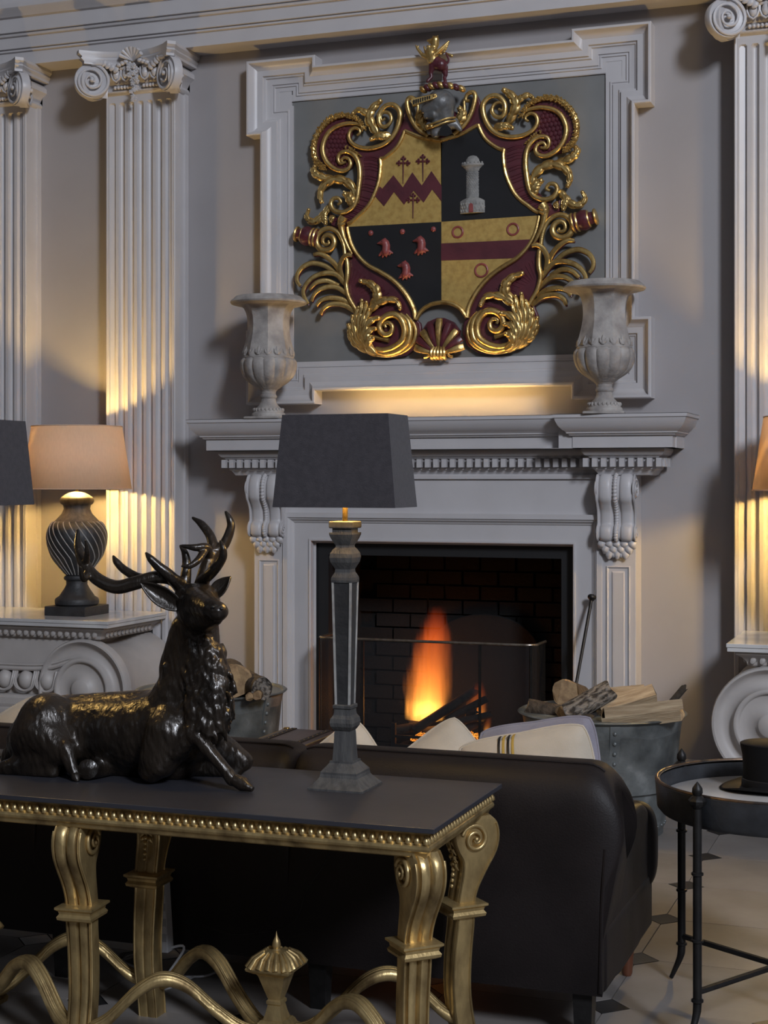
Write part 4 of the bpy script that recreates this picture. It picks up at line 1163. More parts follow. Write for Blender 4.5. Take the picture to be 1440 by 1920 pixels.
# ================================================================= TABLE LAMPS
def shade_mat(name, c, tr):
    m = bpy.data.materials.new(name); m.use_nodes = True
    nt = m.node_tree; N = nt.nodes; L = nt.links
    for n in list(N): N.remove(n)
    out = N.new('ShaderNodeOutputMaterial'); mix = N.new('ShaderNodeMixShader'); d = N.new('ShaderNodeBsdfDiffuse'); t = N.new('ShaderNodeBsdfTranslucent')
    tc = N.new('ShaderNodeTexCoord'); nz = N.new('ShaderNodeTexNoise'); nz.inputs['Scale'].default_value = 120
    mp = N.new('ShaderNodeMapping'); mp.inputs['Scale'].default_value = (1, 1, .25)
    L.new(tc.outputs['Object'], mp.inputs[0]); L.new(mp.outputs[0], nz.inputs['Vector'])
    rp = N.new('ShaderNodeValToRGB'); rp.color_ramp.elements[0].color = (*[x * .86 for x in c], 1); rp.color_ramp.elements[1].color = (*c, 1)
    L.new(nz.outputs[0], rp.inputs[0]); L.new(rp.outputs[0], d.inputs[0]); L.new(rp.outputs[0], t.inputs[0])
    mix.inputs[0].default_value = tr
    L.new(d.outputs[0], mix.inputs[1]); L.new(t.outputs[0], mix.inputs[2]); L.new(mix.outputs[0], out.inputs[0])
    return m
CREAMSH = shade_mat('cream_linen_shade', (0.82, 0.68, 0.56), .42)
LINING = mat('shade_lining', (0.55, 0.50, 0.42), rough=.8, bump=0)
BULB = emit_mat('warm_bulb', (1.0, 0.62, 0.26), 14)
def bulb_light(parent, loc, power, r=.035, color=(1.0, .64, .20)):
    l = bpy.data.lights.new('bulb_light', 'POINT'); l.energy = power; l.color = color; l.shadow_soft_size = r
    o = bpy.data.objects.new('bulb_light', l); COL.objects.link(o); o.location = loc; o.parent = parent
    return o
def urn_lamp(loc, label, power):
    t = thing('urn_table_lamp', label, 'lamp', loc, 'cream-shaded urn lamps', world=False)
    z = lambda y: (1180 - y) * .001
    G().box(-.130, .130, -.130, .130, 0, .052).obj('base', DARKURN, t, smooth=0, bevel=.003)
    G().lathe([(.112, .052), (.122, .062), (.123, .08), (.118, .092), (.098, .105), (.092, .115), (.072, .145), (.059, .17), (.060, .19), (.070, .196), (.074, .206), (.068, .218), (.058, .222)], 40).obj('foot', DARKURN, t)
    pr = [(r, z(y)) for r, y in cr([(.055, 962), (.078, 938), (.112, 898), (.146, 848), (.166, 785), (.170, 735), (.162, 695), (.142, 664), (.124, 655)], 5)]
    tw = lambda a, zz: a + 4.2 * (zz - .2) + 3.0 * max(0, .32 - zz)
    G().lathe(pr, 144, rf=lambda a, j, zz: 1 + .022 * (abs(math.sin(12 * tw(a, zz))) ** .5 - 1)).obj('body', DARKURN, t, smooth=60)
    g = G()
    for k in range(24):
        P = []
        for (r_, zz) in pr[2:-2]:
            a = PI * k / 12 - (tw(0, zz))
            P.append((r_ * .984 * math.cos(a), r_ * .984 * math.sin(a), zz))
        g.tube(P, .0034, 5)
    o = g.obj('chalked_grooves', LAMPEDGE, t); o['kind'] = 'stuff'
    G().lathe([(.125, z(656)), (.112, z(642)), (.084, z(612)), (.073, z(585)), (.077, z(566)), (.090, z(556)), (.095, z(545)), (.094, z(532)), (.086, z(520)), (.080, z(516)), (.062, z(504)), (.045, z(496)), (.02, z(490)), (.0, z(489))], 40).obj('neck', LAMPWOOD, t)
    G().lathe([(.008, z(492)), (.008, .765)], 12).obj('stem', BRASS, t)
    G().sphere((0, 0, .800), (.026, .026, .036), 14, 10).obj('bulb', BULB, t)
    g = G().lathe([(.305, .707), (.252, 1.057)], 64, cap=False)
    sh = g.obj('shade', CREAMSH, t, smooth=60)
    sm = sh.modifiers.new('s', 'SOLIDIFY'); sm.thickness = .002
    g = G()
    for (r_, zz) in ((.305, .707), (.252, 1.057)):
        g.tube([(r_ * math.cos(2 * PI * i / 64), r_ * math.sin(2 * PI * i / 64), zz) for i in range(64)], .0032, 6, closed=True)
    g.obj('shade_trim', CREAMSH).parent = sh
    bulb_light(t, (0, 0, .800), power)
    return t
urn_lamp((-4.63, 7.67, .894), 'lit lamp with spirally grooved dark urn base and cream shade, left console', 125)
urn_lamp((-.60, 7.67, .894), 'lit lamp at the right edge, only its glowing cream shade rim showing', 140)
def square_lamp(loc, label, power):
    t = thing('square_table_lamp', label, 'lamp', loc, 'charcoal-shaded square lamps', world=False)
    k = .000527; z = lambda y: (1500 - y) * k
    pr = lambda L: [(r * k, z(y)) for r, y in L]
    G().polylathe(pr([(158, 1500), (158, 1490), (148, 1482), (120, 1452), (108, 1436), (106, 1426), (104, 1420), (104, 1408), (98, 1400), (74, 1372), (66, 1362), (66, 1352)]), 4).obj('base', LAMPWOOD, t, smooth=15)
    G().polylathe(pr([(54, 1354), (50, 1300), (46, 1205), (44, 1190), (50, 1184), (62, 1165), (66, 1145), (62, 1122), (50, 1104), (47, 1090), (46, 1072), (52, 1066), (53, 1052), (48, 1046)]), 4).obj('pedestal', LAMPWOOD, t, smooth=15)
    G().polylathe(pr([(38, 1048), (52, 378)]), 4).obj('shaft', DARKURN, t, smooth=15)
    g = G()
    for sx in (-1, 1):
        for sy in (-1, 1):
            g.obox((sx * 38 * k, sy * 38 * k, z(1048)), (sx * 52 * k, sy * 52 * k, z(378)), .006, .006, up=(0, 1, 0))
    g.obj('shaft_edges', LAMPEDGE, t, smooth=0)
    G().polylathe(pr([(58, 380), (60, 366), (58, 352), (50, 336), (44, 325), (42, 308), (48, 296), (62, 270), (67, 244), (64, 222), (52, 200), (42, 190), (40, 178), (46, 168), (60, 140), (68, 118), (68, 108)]), 4).obj('baluster', LAMPWOOD, t, smooth=15)
    G().polylathe(pr([(54, 108), (54, 84)]), 4).obj('cap_neck', LAMPWOOD, t, smooth=15)
    G().polylathe(pr([(66, 84), (69, 78), (69, 50), (64, 46)]), 4).obj('cap', LAMPWOOD, t, smooth=15)
    G().lathe([(.008, z(48)), (.008, .84)], 12).obj('stem', BRASS, t)
    G().sphere((0, 0, .875), (.024, .024, .034), 14, 10).obj('bulb', BULB, t)
    def fr(hx0, hy0, z0, hx1, hy1, z1): return [(-hx0, -hy0, z0), (hx0, -hy0, z0), (hx0, hy0, z0), (-hx0, hy0, z0), (-hx1, -hy1, z1), (hx1, -hy1, z1), (hx1, hy1, z1), (-hx1, hy1, z1)]
    F4 = [(0, 1, 5, 4), (1, 2, 6, 5), (2, 3, 7, 6), (3, 0, 4, 7)]
    sh = G().add(fr(.187, .095, .807, .162, .083, 1.072), F4).obj('shade', GREYSHADE, t, smooth=0)
    sm = sh.modifiers.new('s', 'SOLIDIFY'); sm.thickness = .004; sm.offset = -1
    G().add(fr(.1815, .0895, .808, .1565, .0775, 1.071), F4).obj('shade_lining', LINING, smooth=0).parent = sh
    bulb_light(t, (0, 0, .865), power, .065)
    return t
square_lamp((-1.648, 4.20, .765), 'charcoal-shaded lamp with square tapering stem beside the stag', 10)
square_lamp((-2.935, 4.20, .765), 'charcoal lamp shade cut off by the left edge of the photo', 8)

# ================================================================= GILT SOFA TABLE
tb = thing('gilt_console_table', 'long gilt console table with scroll legs and dark slate top behind the sofa', 'table', (-2.32, 4.08, 0))
TX_0, TX_1, TYF, TYB, TZ = -3.42, -1.235, 3.765, 4.40, .765
G().box(TX_0, TX_1, TYF, TYB, TZ - .0135, TZ).obj('slate_top', TOPSLATE, tb, smooth=0, bevel=.0015)
ins = .018
path = [(TX_0 + ins, TYF + ins), (TX_1 - ins, TYF + ins), (TX_1 - ins, TYB - ins), (TX_0 + ins, TYB - ins)]
ap = [(.04, TZ - .0136), (0.0, TZ - .0136), (.0, TZ - .020), (.005, TZ - .022), (.012, TZ - .030), (.014, TZ - .044), (.008, TZ - .046), (.006, TZ - .050), (.002, TZ - .053), (.0, TZ - .060), (.002, TZ - .066), (.010, TZ - .072), (.014, TZ - .082), (.02, TZ - .086), (.04, TZ - .086)]
g = G().sweep(path, ap, lambda a, b, h: (a, b, h))
g.box(TX_0 + .05, TX_1 - .05, TYF + .05, TYB - .05, TZ - .084, TZ - .014)
apn = g.obj('apron', GILT, tb, smooth=30)
tooth = None
def add_tooth(x, y, rz):
    global tooth
    M = Matrix.Translation((x, y, TZ - .0355)) @ Matrix.Rotation(rz, 4, 'Z')
    if tooth is None:
        g = G()
        g.tube([(-.003, .004, .014), (-.002, -.002, .008), (-.0005, -.006, -.002), (.0005, -.007, -.010), (.0005, -.003, -.0155)], [.0025, .0052, .0078, .0082, .005], 7, out=(0, -1, 0), flat=.9)
        tooth = g.obj('apron_tooth', GILT, tb, smooth=60); tooth.matrix_basis = M
    else: like(tooth, M, tb)
n = int((TX_1 - TX_0 - .06) / .0245)
for k in range(n + 1): add_tooth(TX_1 - .03 - k * .0245, TYF + ins + .013, 0)
for k in range(25): add_tooth(TX_1 - ins - .013, TYF + .03 + .0245 * k, PI / 2)
# legs
def leg_mesh(carved):
    O = cr([(.035, .691), (.058, .668), (.066, .630), (.058, .590), (.034, .548), (.008, .505), (-.008, .465), (-.012, .43), (-.014, .38), (-.022, .29), (-.024, .20), (-.014, .12), (.002, .05), (.010, .0)], 3)
    I = cr([(-.066, .691), (-.078, .660), (-.078, .625), (-.066, .592), (-.050, .562), (-.052, .52), (-.060, .48), (-.066, .44), (-.068, .38), (-.078, .29), (-.080, .20), (-.072, .12), (-.058, .05), (-.052, .0)], 3)
    ribs = [(-1, -.004), (-.9, 0), (-.84, -.002), (-.78, -.005), (-.72, 0), (-.5, .002), (-.2, .001), (-.04, -.003), (0, -.005), (.04, -.003), (.2, .001), (.5, .002), (.72, 0), (.78, -.005), (.84, -.002), (.9, 0), (1, -.004)]
    g = G(); vs = []; m = len(ribs) * 2
    for i in range(len(O)):
        zo, zi = O[i][1], I[i][1]
        w = .042 - .010 * (1 - zo / .69)
        for (c, h) in ribs: vs.append((O[i][0] + h * 1.9, c * w, zo))
        for (c, h) in reversed(ribs): vs.append((I[i][0] - h * .6, c * w, zi))
    nn = len(O)
    g.add(vs, [(i * m + j, i * m + (j + 1) % m, (i + 1) * m + (j + 1) % m, (i + 1) * m + j) for i in range(nn - 1) for j in range(m)] + [tuple(range(m)), tuple((nn - 1) * m + j for j in range(m))])
    return g, O, I
LEGS = []
leg_g, LO, LI = leg_mesh(True)
lg0 = None
def place_leg(x, y, ang):
    global lg0
    M = Matrix.Translation((x, y, 0)) @ Matrix.Rotation(ang, 4, 'Z')
    if lg0 is None:
        lg = leg_g.obj('leg', GILT, tb, smooth=40); lg.matrix_basis = M
        g = G()
        for s in (-1, 1):
            nn = Vector((0, s, 0)); c = Vector((-.018, s * .041, .628))
            P = []
            for i in range(46):
                tt = i / 45; r_ = .036 * (1 - tt) + .006; a = (PI * .9 if True else 0) - 2 * PI * 1.9 * tt
                P.append(c + Vector((r_ * math.cos(a), s * (.002 + .010 * tt), r_ * math.sin(a))))
            g.tube(P, [.0075, .0065, .005, .004], 7, out=nn)
            g.sphere(c + Vector((0, s * .012, 0)), .008, 8, 6)
            # edge fillets down the side
            g.tube([(p[0] - .006, s * (.0415 - .010 * (1 - p[1] / .69)), p[1]) for p in LO[3:]], .0035, 6)
        o = g.obj('scroll_volute', GILT, smooth=60); o.parent = lg
        g = G().polylathe([(.040, .402), (.052, .408), (.054, .416), (.048, .424), (.050, .432), (.058, .438), (.058, .444), (.044, .448)], 4, c=(-.040, 0, 0)); g.obj('collar', GILT, smooth=20).parent = lg
        g = G()
        for k in range(6):
            zz = .66 - .022 * k
            xin = -.078 if k < 2 else -.072 + .004 * (k - 2)
            for s in (-1, 1):
                g.tube(smoothpath([(xin + .010, s * .003, zz + .012), (xin - .004, s * .012, zz), (xin + .002, s * .020, zz - .014)], 3), [.004, .0065, .002], 6, out=(-1, 0, 0), flat=.8)
        g.tube([(-.072, 0, .67), (-.078, 0, .62), (-.060, 0, .56)], .003, 6)
        g.obj('carved_laurel', GILT, smooth=60).parent = lg
        g = G()
        for k in range(7): g.sphere((-.058 - .002 * k, 0, .585 - .016 * k), .0085 - .0004 * k, 8, 6)
        g.obj('bead_drop', GILT).parent = lg
        lg0 = lg
        return lg
    c = like(lg0, M, tb)
    for ch in list(lg0.children):
        d = ch.copy(); COL.objects.link(d); d.parent = c
    return c
lx = [-1.297, -2.325, -3.335]; ly = (3.845, 4.315)
place_leg(lx[0], ly[0], R(-45)); place_leg(lx[0], ly[1], R(45)); place_leg(lx[1], ly[0], R(-86)); place_leg(lx[1], ly[1], R(90)); place_leg(lx[2], ly[0], R(-135)); place_leg(lx[2], ly[1], R(135))
ym = sum(ly) / 2
for b in range(2):
    cx = (lx[b] + lx[b + 1]) / 2
    for (x, y) in ((lx[b], ly[0]), (lx[b], ly[1]), (lx[b + 1], ly[0]), (lx[b + 1], ly[1])):
        d = Vector((cx - x, ym - y, 0))
        P = [Vector((x, y, 0)) + d * t + Vector((0, 0, zz)) for t, zz in ((.06, .095), (.16, .125), (.30, .20), (.42, .235), (.55, .215), (.70, .14), (.84, .085), (.97, .075))]
        C = smoothpath(P, 6)
        g = G().tube(C, .027, 10, out=(0, 0, 1), flat=.75)
        sdv = d.cross(Vector((0, 0, 1))).normalized()
        for o_ in (-.017, -.006, .006, .017): g.tube([p + sdv * o_ + Vector((0, 0, .0185 - abs(o_) * .28)) for p in C], .0046, 6)
        g.obj('serpentine_stretcher', GILT, tb, smooth=60)
    # urn finial where the stretchers meet
    f = G().polylathe([(.075, .035), (.078, .05), (.070, .06), (.066, .075), (.055, .083), (.052, .095), (.045, .10), (.040, .112), (.034, .118)], 4, c=(cx, ym, 0)).obj('finial_plinth', GILT, tb, smooth=20)
    G().polylathe([(.030, .116), (.024, .135), (.019, .158), (.022, .162), (.022, .170), (.018, .174), (.020, .180), (.040, .245), (.046, .252)], 4, c=(cx, ym, 0), rot=PI / 4).obj('finial_vase', GILT, tb, smooth=20)
    lid = G().polylathe([(.050, .252), (.066, .262), (.068, .268), (.052, .292), (.030, .308), (.016, .312)], 4, c=(cx, ym, 0)).obj('finial_lid', GILT, tb, smooth=20)
    g = G()
    for sx, sy in ((1, 0), (-1, 0), (0, 1), (0, -1)):
        for k in range(5):
            o_ = -.8 + .4 * k
            def q(r_, z_): return Vector((cx, ym, z_)) + Vector((sx, sy, 0)) * r_ + Vector((-sy, sx, 0)) * r_ * o_
            g.tube([q(.067, .270), q(.053, .294), q(.031, .310)], [.009, .007, .004], 6)
    o = g.obj('lid_gadroons', GILT, smooth=60); o.parent = lid
    G().lathe([(.016, .310), (.010, .316), (.013, .326), (.010, .338), (.004, .350), (0, .366)], 14, c=(cx, ym, 0)).obj('finial_tip', GILT, tb)
# ================================================================= SOFA
sf = thing('leather_sofa', 'dark brown leather sofa seen from behind, facing the fire', 'sofa', (-2.33, 4.9, 0))
SX0, SX1, SYB = -3.72, -.95, 4.49
def sq(v, e): return math.copysign(abs(v) ** e, v)
def puff(g, c, h, e=.35, e2=.35, nu=40, nv=20, fn=None):
    """rounded cushion (superellipsoid) of half size h"""
    c = Vector(c)
    def f(u, v):
        a = 2 * PI * u; b = PI * (v - .5)
        p = Vector((h[0] * sq(math.cos(b), e2) * sq(math.cos(a), e), h[1] * sq(math.cos(b), e2) * sq(math.sin(a), e), h[2] * sq(math.sin(b), e2)))
        return c + (fn(p) if fn else p)
    return g.grid(f, nu, nv, cu=True)
def soft_box(name, b, r, m, parent, bow=0.0):
    x0, x1, y0, y1, z0, z1 = b
    g = G().box(*b)
    return g.obj(name, m, parent, smooth=60, bevel=r, bseg=5)
soft_box('frame', (SX0, SX1, SYB + .01, 5.26, .148, .34), .02, LEATHER, sf)
# padded outside back: rolled top, one pad to each seat
bc = [(-.955, -1.945), (-1.945, -2.86), (-2.86, -3.715)]
SEC = cr([(4.475, .150), (4.470, .30), (4.466, .50), (4.468, .66), (4.485, .745), (4.53, .795), (4.60, .812), (4.67, .800), (4.725, .755), (4.745, .66), (4.74, .50), (4.74, .36)], 4)
def back_pad(x1, x0, first):
    """one seat's width of the back: flat outside, rolled top, softly rounded ends"""
    g = G(); hx = (x1 - x0) / 2; cx = (x0 + x1) / 2; m = len(SEC); nx = 41
    vs = []
    for i in range(nx):
        s = -1 + 2 * i / (nx - 1)
        s = math.copysign(1 - (1 - abs(s)) ** 1.6, s)
        e = max(0, (abs(s) - .86) / .14)
        rr = 1 - math.sqrt(max(0, 1 - e * e)) if e < 1 else 1
        for (y, z) in SEC:
            w = max(0, (z - .40) / .41)
            drop = (.085 if (first and s > 0) else .040) * rr * w ** 2
            yy = 4.60 + (y - 4.60) * (1 - .30 * rr * min(1, w * 1.6))
            bulge = .058 * math.sin(PI * min(1, max(0, (z - .45) / .40))) if (first and s > 0) else 0
            vs.append((cx + s * hx + bulge * max(0, s) ** 6, yy, z - drop))
    g.add(vs, [(i * m + j, (i + 1) * m + j, (i + 1) * m + (j + 1) % m, i * m + (j + 1) % m) for i in range(nx - 1) for j in range(m)] + [tuple(range(m)), tuple((nx - 1) * m + j for j in range(m))])
    o = g.obj('back_pad', LEATHER, sf, smooth=80)
    k = 4 * 5 + 2
    G().tube([Vector(vs[i * m + k]) + Vector((0, -.001, .002)) for i in range(3, nx - 3)], .0035, 6).obj('welt', LEATHER).parent = o
    return o
for i, (x1, x0) in enumerate(bc): back_pad(x1, x0, i == 0)
G().tube([(SX1 - .012, 4.474, .16), (SX1 - .006, 4.470, .4), (SX1 + .004, 4.474, .58)], .006, 7).obj('back_seam_welt', LEATHER, sf)
for s, xa in ((1, SX1), (-1, SX0)):
    g = G()
    x0, x1 = (xa - .17, xa - .004) if s > 0 else (xa + .004, xa + .17)
    prof = [(4.56, .155), (5.22, .155), (5.24, .30), (5.22, .52), (5.16, .575), (5.05, .595), (4.80, .592), (4.62, .56), (4.58, .50), (4.56, .40)]
    g.prism([(x0, y, z) for y, z in cr(prof, 3, closed=True)], (x1 - x0, 0, 0))
    g.obj('arm', LEATHER, sf, smooth=50, bevel=.03, bseg=4)
    puff(G(), ((x0 + x1) / 2 + s * .012, 5.235, .42), (.095, .05, .15), .6, .6).obj('arm_front_pad', LEATHER, sf, smooth=75)
for i, (x1, x0) in enumerate(bc):
    o = puff(G(), ((x0 + x1) / 2, 5.03, .335), ((x1 - x0) / 2 - .01 - (.08 if i != 1 else 0), .285, .055), .25, .4).obj('seat_cushion', LEATHER, sf, smooth=75)
for (x, y) in ((-1.02, 4.53), (-1.86, 4.53), (-2.78, 4.53), (-3.65, 4.53)):
    G().polylathe([(.024, 0), (.030, .155)], 4, c=(x, y, 0)).obj('rear_leg', IRON, sf, smooth=15)
for x in (-1.02, -3.65):
    o = G().lathe([(.014, 0), (.018, .01), (.026, .12), (.028, .155)], 16, c=(x, 5.17, 0)).obj('front_leg', REDWOOD, sf)
    o['label'] = 'turned red-brown wooden leg'

# ---- scatter cushions leaning on the back (only their tops show over it)
def cushion(name, label, top, half, rot, tilt, m, yaw=0, thick=.10, stripes=False):
    """top: where the highest corner is; rot: turn of the square in its own plane"""
    t = thing(name, label, 'cushion', (0, 0, 0), 'scatter cushions on the sofa', world=False)
    def f(u, v):
        x = 2 * u - 1; y = 2 * v - 1
        th = thick * ((1 - x * x) * (1 - y * y)) ** .42
        pin = 1 - .03 * (1 - abs(x * y)) * max(abs(x), abs(y)) ** 3 - .09 * (x * y) ** 4
        return x * half * pin, y * half * pin, th
    g = G()
    for s in (-1, 1):
        def ff(u, v):
            x, y, h = f(u, v)
            w = .006 * noise.noise(Vector((x * 14, y * 14, s * 3)))
            return Vector((x, s * (h + w * h / thick), y))
        g.grid(ff, 22, 22)
    b = g.obj('cover', m, t, smooth=75)
    P = []
    for k in range(80):
        q = k / 20; e = int(q); r_ = q - e
        x, y = ((-1 + 2 * r_, -1), (1, -1 + 2 * r_), (1 - 2 * r_, 1), (-1, 1 - 2 * r_))[e]
        px, py, _ = f((x + 1) / 2, (y + 1) / 2); P.append((px, 0, py))
    G().tube(P, .0045, 6, closed=True).obj('piping', m, t)
    if stripes:
        for k in range(4):
            g = G()
            pts = []
            for q in range(9):
                u_ = .36 + .035 * k; v_ = .80 + .21 * q / 8
                x, y, h = f(u_, min(.999, v_)); pts.append((x, -h - .002, y))
            g.tube(pts, .0045, 5, out=(0, -1, 0), flat=.4)
            g.obj('stripe', (IRON, STRIPEY)[k % 2], t)
    M = Matrix.Rotation(yaw, 4, 'Z') @ Matrix.Rotation(tilt, 4, 'X') @ Matrix.Rotation(rot, 4, 'Y')
    corners = [M @ Vector((sx * half, 0, sy * half)) for sx in (-1, 1) for sy in (-1, 1)]
    hi = max(corners, key=lambda c: c.z) * .91
    t.matrix_world = Matrix.Translation(Vector(top) - hi) @ M
    return t
STRIPEY = mat('mustard_thread', (0.42, 0.27, 0.05), rough=.8, bump=0)
cushion('scatter_cushion', 'cream cushion peeping over the sofa back beside the lamp stem', W(668, 1352, 4.86), .17, R(52), R(-10), CREAM)
cushion('scatter_cushion', 'cream cushion with one corner up in front of the flames', W(852, 1347, 5.02), .20, R(-38), R(-10), CREAM, yaw=R(6))
cushion('scatter_cushion', 'cream cushion with dark and mustard stripes at the sofa end', W(1093, 1362, 4.84), .225, R(-13), R(-10), CREAM, stripes=True, thick=.095)
cushion('scatter_cushion', 'lilac-grey cushion behind the striped cushion at the sofa end', W(1106, 1347, 5.0), .205, R(-11), R(-12), LILAC, yaw=R(-3), thick=.07)
cushion('scatter_cushion', 'white cushion at the photo left edge behind the stag rump', W(72, 1306, 4.90), .21, R(-30), R(-10), CREAM)

# ---- leather trunk between sofa and hearth
CZT = .56
q_a = WZ(536, 1366, CZT); q_b = WZ(634, 1371, CZT)
x0, x1, y1 = q_a.x, q_b.x, 6.30; y0 = 5.62
tk = thing('travelling_chest', 'brown leather travelling chest with brass edges between sofa and hearth', 'chest', ((x0 + x1) / 2, (y0 + y1) / 2, 0))
G().box(x0, x1, y0, y1, .0, .42).obj('body', TRUNKM, tk, smooth=30, bevel=.008)
G().box(x0 - .006, x1 + .006, y0 - .006, y1 + .006, .425, CZT).obj('lid', TRUNKM, tk, smooth=30, bevel=.006)
for (x, y) in ((x0, y0), (x1, y0), (x0, y1), (x1, y1)):
    G().box(x - .012, x + .012, y - .012, y + .012, .48, CZT + .005).obj('brass_corner', BRASS, tk, smooth=30, bevel=.004)
for x in (x0 - .004, x1 + .004):
    G().tube([(x, y0, CZT - .002), (x, y1, CZT - .002)], .003, 6).obj('brass_edge', BRASS, tk)
for x in (x0 + .035, x1 - .045):
    G().box(x - .012, x + .012, y0 - .008, y1 + .008, CZT - .001, CZT + .003).obj('strap', LEATHER, tk, smooth=0)
    st0 = None
    for k in range(14):
        M_ = Matrix.Translation((x, y0 + .03 + (y1 - y0 - .06) * k / 13, CZT + .003))
        if st0 is None:
            st0 = G().sphere((0, 0, 0), (.0035, .0035, .002), 8, 5).obj('brass_stud', BRASS, tk); st0.matrix_basis = M_
        else: like(st0, M_, tk)
# ================================================================= LOG BINS AND LOGS
def bin_(loc, label, rz):
    t = thing('log_bin', label, 'log bin', loc, 'riveted metal log bins', world=False)
    rt, rb, h = .378, .285, .555
    def dent(a, j, z): return 1 + .008 * noise.noise(Vector((math.cos(a) * 2.2, math.sin(a) * 2.2, z * 4)))
    prof = [(rb, 0), (rb, .012)] + [(rb + (rt - rb) * (k / 14), .012 + (h - .016) * k / 14) for k in range(15)]
    inner = [(rt - .006, h - .01), (rb + .055, .22), (.001, .22)]
    G().lathe(prof + inner, 72, rf=dent).obj('tub', ZINC, t, smooth=60)
    G().lathe([(rt - .012, h - .006), (rt - .002, h + .004), (rt + .012, h + .005), (rt + .020, h), (rt + .012, h - .007), (rt, h - .010)], 72).obj('rolled_rim', ZINC, t)
    # lapped seam with its rivets
    sm = G(); M = Matrix.Rotation(rz, 4, 'Z')
    w = .022
    sm.add([M @ Vector(p) for p in [(rb + .004, -w, .012), (rb + .004, w, .012), (rt + .005, w, h - .012), (rt + .005, -w, h - .012), (rb - .01, -w, .012), (rb - .01, w, .012), (rt - .01, w, h - .012), (rt - .01, -w, h - .012)]],
           [(0, 1, 2, 3), (7, 6, 5, 4), (0, 4, 5, 1), (1, 5, 6, 2), (2, 6, 7, 3), (3, 7, 4, 0)])
    seam = sm.obj('seam', ZINC, t, smooth=0)
    r0 = None
    for k in range(11):
        f = (k + .6) / 11.4; p = M @ Vector((rb + (rt - rb) * f + .005, 0, .012 + (h - .02) * f))
        if r0 is None:
            r0 = G().sphere((0, 0, 0), .0105, 9, 6).obj('rivet', ZINC, t); r0.matrix_basis = Matrix.Translation(p)
        else: like(r0, Matrix.Translation(p), t)
    for k in range(40):
        a = 2 * PI * k / 40
        like(r0, Matrix.Translation(((rb + .008) * math.cos(a), (rb + .008) * math.sin(a), .05)) @ Matrix.Scale(.7, 4), t)
    G().lathe([(rb + .003, .028), (rb + .006, .032), (rb + .010, .068), (rb + .007, .074)], 72, cap=False).obj('base_band', ZINC, t)
    return t
BINR = Vector((-1.56, 7.30, 0)); BINL = Vector((-3.64, 7.36, 0))
bin_(BINR, 'round riveted zinc tub full of logs right of the hearth', R(-69))
bin_(BINL, 'round riveted zinc tub of logs left of the hearth, behind the stag', R(-14))
LOGN = [0]
def log(p, q, r, label, bark=BARK, split=0, group='logs in the log bins', endm=ENDGRAIN, name='log'):
    """log from p to q; split>0: cleft log (wedge), its cleft faces pale"""
    LOGN[0] += 1; rnd = random.Random(LOGN[0] * 13)
    p = Vector(p); q = Vector(q); d = (q - p); L = d.length
    t = thing(name, label, 'log', (p + q) / 2, group, world=False)
    t.rotation_mode = 'QUATERNION'; t.rotation_quaternion = d.to_track_quat('Z', 'Y')
    seed = rnd.uniform(0, 50)
    n = 22; m = 12
    def R_(a, z): return r * (1 + .09 * noise.noise(Vector((math.cos(a) * 1.3 + seed, math.sin(a) * 1.3, z * 6))) + .035 * noise.noise(Vector((math.cos(a) * 6 + seed, math.sin(a) * 6, z * 25))))
    lim = PI if not split else R(split) / 2
    roll = rnd.uniform(0, 6.28) if not split else 0
    g = G(); vs = []
    na = n
    A = [(-lim + 2 * lim * i / (na if not split else na - 1)) for i in range(na)]
    for j in range(m):
        z = -L / 2 + L * j / (m - 1)
        for a in A: vs.append((R_(a, z) * math.cos(a + roll), R_(a, z) * math.sin(a + roll), z + .01 * math.sin(3 * a + seed) * (1 if j in (0, m - 1) else 0)))
    fs = []
    for j in range(m - 1):
        for i in range(na if not split else na - 1):
            i2 = (i + 1) % na
            fs.append((j * na + i, j * na + i2, (j + 1) * na + i2, (j + 1) * na + i))
    g.add(vs, fs); g.obj('bark', bark, t, smooth=60)
    if not split:
        for e in (0, m - 1):
            G().add([vs[e * na + i] for i in range(na)], [tuple(range(na))]).obj('cut_end', endm, t, smooth=0)
    else:
        for s in (0, na - 1):
            g = G()
            def f(u, v):
                i = u * (m - 1); j = int(round(i)); o = Vector(vs[j * na + s]); cc = Vector((-.15 * r, .1 * r, o.z))
                w = cc + (o - cc) * v
                return w + Vector((.10 * r * noise.noise(Vector((w.x * 12, w.y * 12, w.z * 7 + seed))), .10 * r * noise.noise(Vector((w.x * 11, w.z * 8, seed))), 0)) * (1 - v) * v * 4
            g.grid(f, m, 6); g.obj('cleft_face', SPLIT, t, smooth=50)
        for e in (0, m - 1):
            z = vs[e * na][2]
            G().add([(-.15 * r, .1 * r, z)] + [vs[e * na + i] for i in range(na)], [(0, i, i + 1) for i in range(1, na)]).obj('cut_end', SPLIT, t, smooth=0)
    return t
k4 = lambda x, y, Y: W(860 + x / 3.13, 960 + y / 3.13, Y)
log(k4(420, 1150, 7.22), k4(690, 1205, 7.16), .043, 'brown barked log lying at the left rim of the right-hand tub', BARKB)
log(k4(628, 1062, 7.30), k4(700, 1090, 7.62), .066, 'log with round sawn end facing out in the right-hand tub', BARKB)
log(k4(615, 1200, 7.06), k4(880, 1050, 7.24), .050, 'grey log with cracked bark lying aslant in the right-hand tub', BARK)
l_ = log(k4(830, 1175, 7.18), k4(1150, 1080, 7.34), .060, 'cleft log with pale top behind the front cleft log, right-hand tub', BARKB, 150)
log(k4(890, 1070, 7.48), k4(1090, 1055, 7.55), .034, 'pale thin cleft log at the back of the right-hand tub', BARKB, 170)
log(k4(850, 1215, 7.02), k4(1310, 1165, 7.08), .050, 'long pale cleft log along the front rim of the right-hand tub', BARKB, 160)
